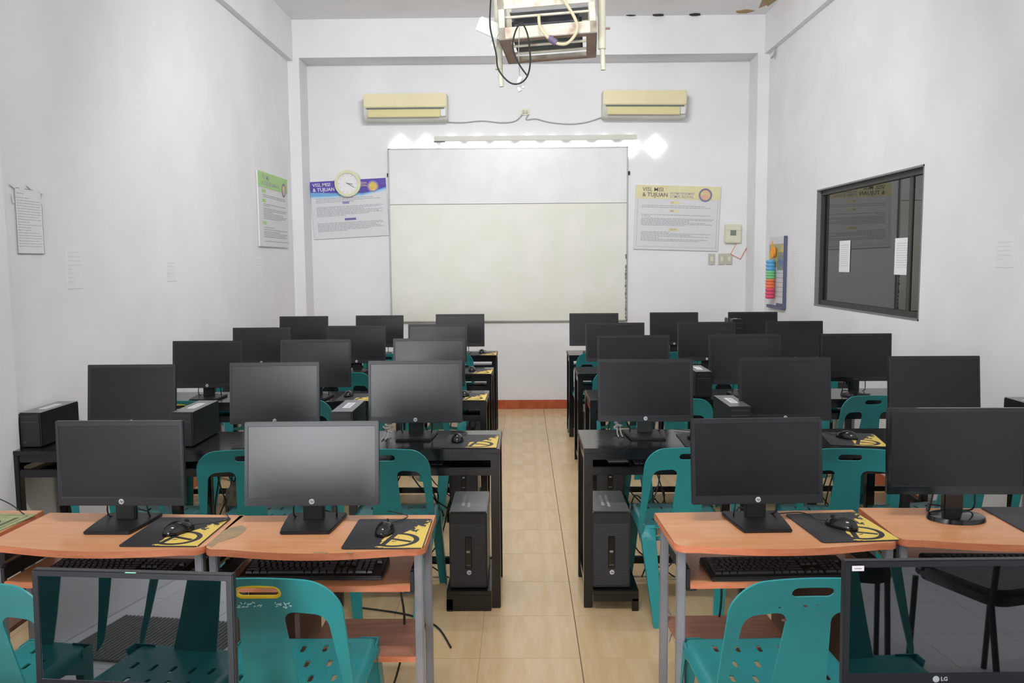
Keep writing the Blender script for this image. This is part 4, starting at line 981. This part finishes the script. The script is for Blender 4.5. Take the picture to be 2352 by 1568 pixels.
for r_ in (2, 3, 4, 5):
    for si, side in enumerate(('left', 'right')):
        for k, x in enumerate(cx_tab[r_][si]):
            tw = {(2, 0, 1): R(5), (2, 1, 1): R(-5), (3, 1, 2): R(2), (2, 1, 2): R(12), (2, 0, 0): R(-3)}.get((r_, si, k), R(random.uniform(-4, 4)))
            yy = cY[r_]+({(2, 0, 1): .0, (2, 1, 1): -.03, (3, 1, 2): .05}.get((r_, si, k), random.uniform(-.03, .03)) if r_ > 2 or k == 1 else 0)
            yel = (r_, si, k) == (3, 0, 0)
            sx = .97
            chair(x, yy, tw, f'teal chair{" with yellow handle rim" if yel else ""}, {rown[r_]} black desk row, {posn[side][k]}', sx, 1.0 if r_ > 2 else 1.0, yel)
# chairs behind the nearest monitors (seen mirrored in their screens)
chair(-1.13, 1.0, R(0), 'teal chair pulled up to the nearest left monitor, mirrored in it', 1, 1)
chair(-1.67, 1.03, R(0), 'teal chair at the left, mirrored in the nearest left monitor', 1, 1)
chair(1.0, 1.1, R(0), 'teal chair pulled up to the nearest right monitor, mirrored in it', 1, 1)
def padded_chair(x, y, rz, label):
    t = thing('padded_chair', label, 'chair', (x, y, 0), rz, 'black padded chairs behind the camera')
    obj('seat', MB().prism(rrect(.42, .42, .08), .43, .49).mesh('seat', 'leather', .02), t)
    obj('backrest', MB().prism(rrect(.42, .26, .06), -.02, .02, mtx=rot(R(80), 0, 0, (0, -.2, .8))).mesh('backrest', 'leather', .012), t)
    for sx in (-1, 1):
        obj('leg', MB().tube([(sx*.19, .18, .43), (sx*.19, .22, 0)], .011).mesh('leg', 'slide'), t)
        obj('leg', MB().tube([(sx*.19, -.23, .86), (sx*.19, -.17, .43), (sx*.19, -.22, 0)], .011).mesh('leg', 'slide'), t)
padded_chair(1.30, .35, R(200), 'black padded chair mirrored in the nearest right monitor')
padded_chair(1.80, .62, R(165), 'black padded chair farther behind, mirrored in the nearest right monitor')
t = thing('floor_mat', 'dark ribbed floor mat mirrored in the nearest left monitor', 'mat', (-1.9, .1, .0))
obj('sheet', box_me('sheet', 'mat_grey', -.33, .33, -.24, .24, .0005, .008), t)
rb = MB()
for k in range(33): rb.box(-.33+k*.02, -.32+k*.02, -.24, .24, .008, .012)
obj('ribs', rb.mesh('ribs', 'mat_grey', smooth=False), t, kind='stuff')

# ------------------------------------------------------------------ pads, mice, keyboards
def pad(x, y, z, rz, label): return thing('mouse_pad', label, 'mouse pad', (x, y, z), rz, 'black and yellow mouse pads', me=pad_me)
pad(-1.114, 2.617, .7208, R(-1), 'black and yellow mouse pad on the second wooden desk from the left wall')
pad(-.427, 2.590, .7212, R(0), 'black and yellow mouse pad on the wooden desk left of the aisle')
pad(1.020, 2.640, .7208, R(5), 'black and yellow mouse pad on the wooden desk right of the aisle')
pad(1.700, 2.700, .7208, R(-1), 'black mouse pad at the right edge of the photo')
def mouse(x, y, z, rz, label): return inst(MOUSE, 'computer_mouse', label, 'mouse', (x, y, z), rz, 'black computer mice')
mouse(-1.105, 2.605, .7252, R(-32), 'black mouse on the pad of the second wooden desk from the left')
mouse(-.440, 2.595, .7256, R(-6), 'black mouse on the pad left of the aisle, wooden desk')
mouse(1.02, 2.63, .7252, R(40), 'black mouse on the pad right of the aisle, wooden desk')
t = thing('mouse_pad', 'pale green banknote patterned mouse pad at the left edge', 'mouse pad', (-1.83, 2.675, .7208), R(-6))
obj('sheet', MB().prism(rrect(.27, .29, .006), 0, .003).mesh('sheet', 'pad_green', smooth=False), t)
pr = MB().box(-.12, .12, -.125, -.122, .003, .0034).box(-.12, .12, .122, .125, .003, .0034).box(.117, .12, -.125, .125, .003, .0034).box(.09, .104, -.10, .10, .003, .0034)
obj('print', pr.mesh('print', 'pad_ink', smooth=False), t)
obj('oval_print', MB().cyl(.034, .034, .003, .0034, 24, mtx=rot(0, 0, 0, (.045, .03, 0)), sy=1.2).mesh('oval_print', 'pad_ink', smooth=False), t)
mouse(-1.86, 2.64, .7252, R(10), 'black mouse on the pale green pad at the left edge')
for r_, side, k, x, dy, mx_, my, rzm in ((2, 'left', 2, -.238, .0, -.305, .0, 0), (3, 'left', 2, -.345, 0, -.36, .02, 0), (4, 'left', 2, -.352, 0, -.385, .02, 0), (5, 'left', 2, -.355, 0, -.37, .05, 0),
                                (2, 'right', 0, .86, 0, .80, .02, 0), (2, 'right', 1, 1.535, 0, 1.515, .02, 35), (3, 'left', 1, -1.02, 0, -1.09, .04, 0), (2, 'left', 0, -1.42, -.6, 0, 0, 0)):
    if dy < -.5: continue
    y = rowsY[r_]+.155
    pad(x, y, .7428, R(random.uniform(-1.5, 1.5)) if rzm == 0 else R(-10), f'mouse pad, {rown[r_]} black desk row, {posn[side][k]}')
    mouse(mx_, y+my, .747, R(rzm), f'black mouse, {rown[r_]} black desk row, {posn[side][k]}')
keyboard((-1.30, 2.585, .5975), R(-3.2), 'black keyboard on the tray of the second wooden desk from the left', True)
keyboard((-.665, 2.592, .5975), 0, 'black keyboard on the tray of the wooden desk left of the aisle', True)
keyboard((.800, 2.580, .5975), R(2.2), 'black keyboard on the tray of the wooden desk right of the aisle', True)
keyboard((1.52, 2.60, .5975), R(-1.5), 'black keyboard on the tray under the oval footed monitor', True)
for side, L in (('left', [-1.85, -1.2, -.56]), ('right', [.72, 1.4, 2.0])):
    for k, x in enumerate(L): keyboard((x, rowsY[2]+.13, .6362), 0, f'black keyboard on the tray, nearest black desk, {posn[side][k]}', False)
# slim computers on the black desks
for (x, y, lab) in ((-2.266, 3.77, 'by the left wall'), (-1.561, 3.765, 'between the two left seats'), (-.826, 3.755, 'nearer the aisle, left block'), (1.008, 3.835, 'right block, nearest row'), (2.40, 3.735, 'by the right wall')):
    inst(SLIM, 'slim_computer', f'slim black computer on the nearest black desk, {lab}', 'computer', (x, y, .7425), 0, 'slim computers on the black desks')
inst(SLIM, 'slim_computer', 'slim black computer on the second black desk, right block', 'computer', (1.105, 5.06, .7425), 0, 'slim computers on the black desks')
inst(SLIM, 'slim_computer', 'slim black computer on the farthest black desk by the right wall', 'computer', (1.935, 7.50, .7425), 0, 'slim computers on the black desks', (1, .9, 1.9))

# ------------------------------------------------------------------ small clutter and cables
def knot(x, y, z, label, seed):
    rd = random.Random(seed); pts = [(rd.uniform(-.02, .02), rd.uniform(-.02, .02), .012+.05*i/12+rd.uniform(0, .012)) for i in range(13)]
    m = MB().tube(pts, .0045, sub=4).tube([(-.008, 0, .03), (-.011, -.04, .004), (-.012, -.10, .004)], .003).tube([(.006, 0, .03), (.007, -.04, .004), (.006, -.10, .004)], .003)
    return thing('cable_bundle', label, 'cable', (x, y, z), me=m.mesh('cable_bundle', 'cable_grey'))
knot(-.655, 3.99, .744, 'knotted pale cable on the nearest black desk, left of the aisle', 2)
knot(.468, 4.03, .744, 'knotted pale cable on the nearest black desk, right of the aisle', 3)
def floor_cable(pts, label, r=.004, m='cable_black'): return thing('floor_cable', label, 'cable', me=MB().tube(pts, r, 6, sub=5).mesh('floor_cable', m))
rd = random.Random(11)
floor_cable([(-.42, 2.66, .58), (-.40, 2.70, .4), (-.43, 2.78, .2), (-.50, 2.86, .02), (-.60, 2.95, .006)], 'thin dark cable hanging below the tray, wooden desk left of the aisle')
floor_cable([(.66, 2.72, .58), (.67, 2.76, .4), (.65, 2.80, .2), (.70, 2.9, .01)], 'thin dark cable hanging below the tray, wooden desk right of the aisle')
floor_cable([(-.30, 3.3, .006), (-.38, 3.5, .006), (-.52, 3.62, .006), (-.75, 3.7, .006)], 'dark cable on the tiles left of the nearest tower')
floor_cable([(.60, 3.35, .006), (.66, 3.6, .006), (.62, 3.9, .006), (.75, 4.3, .006)], 'dark cable on the tiles right of the aisle', .003, 'cable_grey')
for i, (x, y, lab) in enumerate(((-.50, 4.06, 'under the nearest black desk left of the aisle'), (.62, 4.06, 'under the nearest black desk right of the aisle'), (-1.42, 4.02, 'under the nearest black desk, left block middle'), (1.50, 4.06, 'under the nearest black desk, right block middle'), (-.45, 5.36, 'under the second black desk left of the aisle'), (.66, 5.36, 'under the second black desk right of the aisle'))):
    m = MB()
    for q in range(4):
        x0 = rd.uniform(-.12, .12); m.tube([(x0, 0, .70), (x0+rd.uniform(-.1, .1), .0, .52), (x0+rd.uniform(-.14, .14), -.02, .33), (x0+rd.uniform(-.1, .1), -.01, .40+rd.uniform(-.1, .05)), (x0+rd.uniform(-.12, .12), .0, .18), (x0+rd.uniform(-.2, .2), -.01, .01)], .0035, 6, sub=5)
    m.tube([(.05+.03*math.cos(a*.8), 0, .42+.05*math.sin(a*.8)) for a in range(16)], .003, 6, sub=2)
    thing('cable_tangle', 'tangle of black cables hanging '+lab, 'cable', (x, y+.0, 0), me=m.mesh('cable_tangle', 'cable_black'))
bgm = bmesh.new(); bmesh.ops.create_icosphere(bgm, subdivisions=3, radius=1); rr = random.Random(5)
for v in bgm.verts:
    n = 1+.18*math.sin(7*v.co.x+3*v.co.z)*math.cos(6*v.co.z+2*v.co.y)+rr.uniform(-.05, .05)
    v.co = Vector((v.co.x*.045*n*(1-.3*v.co.z*-1*-.5), v.co.y*.035*n, v.co.z*.085*n+.0))
bme = bpy.data.meshes.new('plastic_bag'); bgm.to_mesh(bme); bgm.free(); bme.materials.append(M['bag']); bme.polygons.foreach_set('use_smooth', [True]*len(bme.polygons))
t = thing('plastic_bag', 'crumpled grey plastic bag tangled in cables behind the left middle chair', 'bag', (-1.425, 4.03, .44))
obj('bag', bme, t, (0, 0, 0), (0, R(15), 0)); obj('tie', MB().tube([(0, 0, .07), (-.03, 0, .12), (-.01, 0, .26)], .003, sub=4).mesh('tie', 'cable_black'), t)
t = thing('paper_sheet', 'white paper lying on the tray end, nearest black desk, right of the aisle', 'paper', (.45, 3.95, .6375), R(3), me=MB().box(-.05, .05, -.07, .07, 0, .002).mesh('paper_sheet', 'paper', smooth=False))
thing('loose_cable', 'thin black cord trailing over the left wooden desk', 'cable', me=MB().tube([(-2.05, 2.80, .735), (-1.92, 2.84, .79), (-1.80, 2.83, .76), (-1.72, 2.80, .7235)], .002, sub=5).mesh('mouse_cord', 'cable_black'))
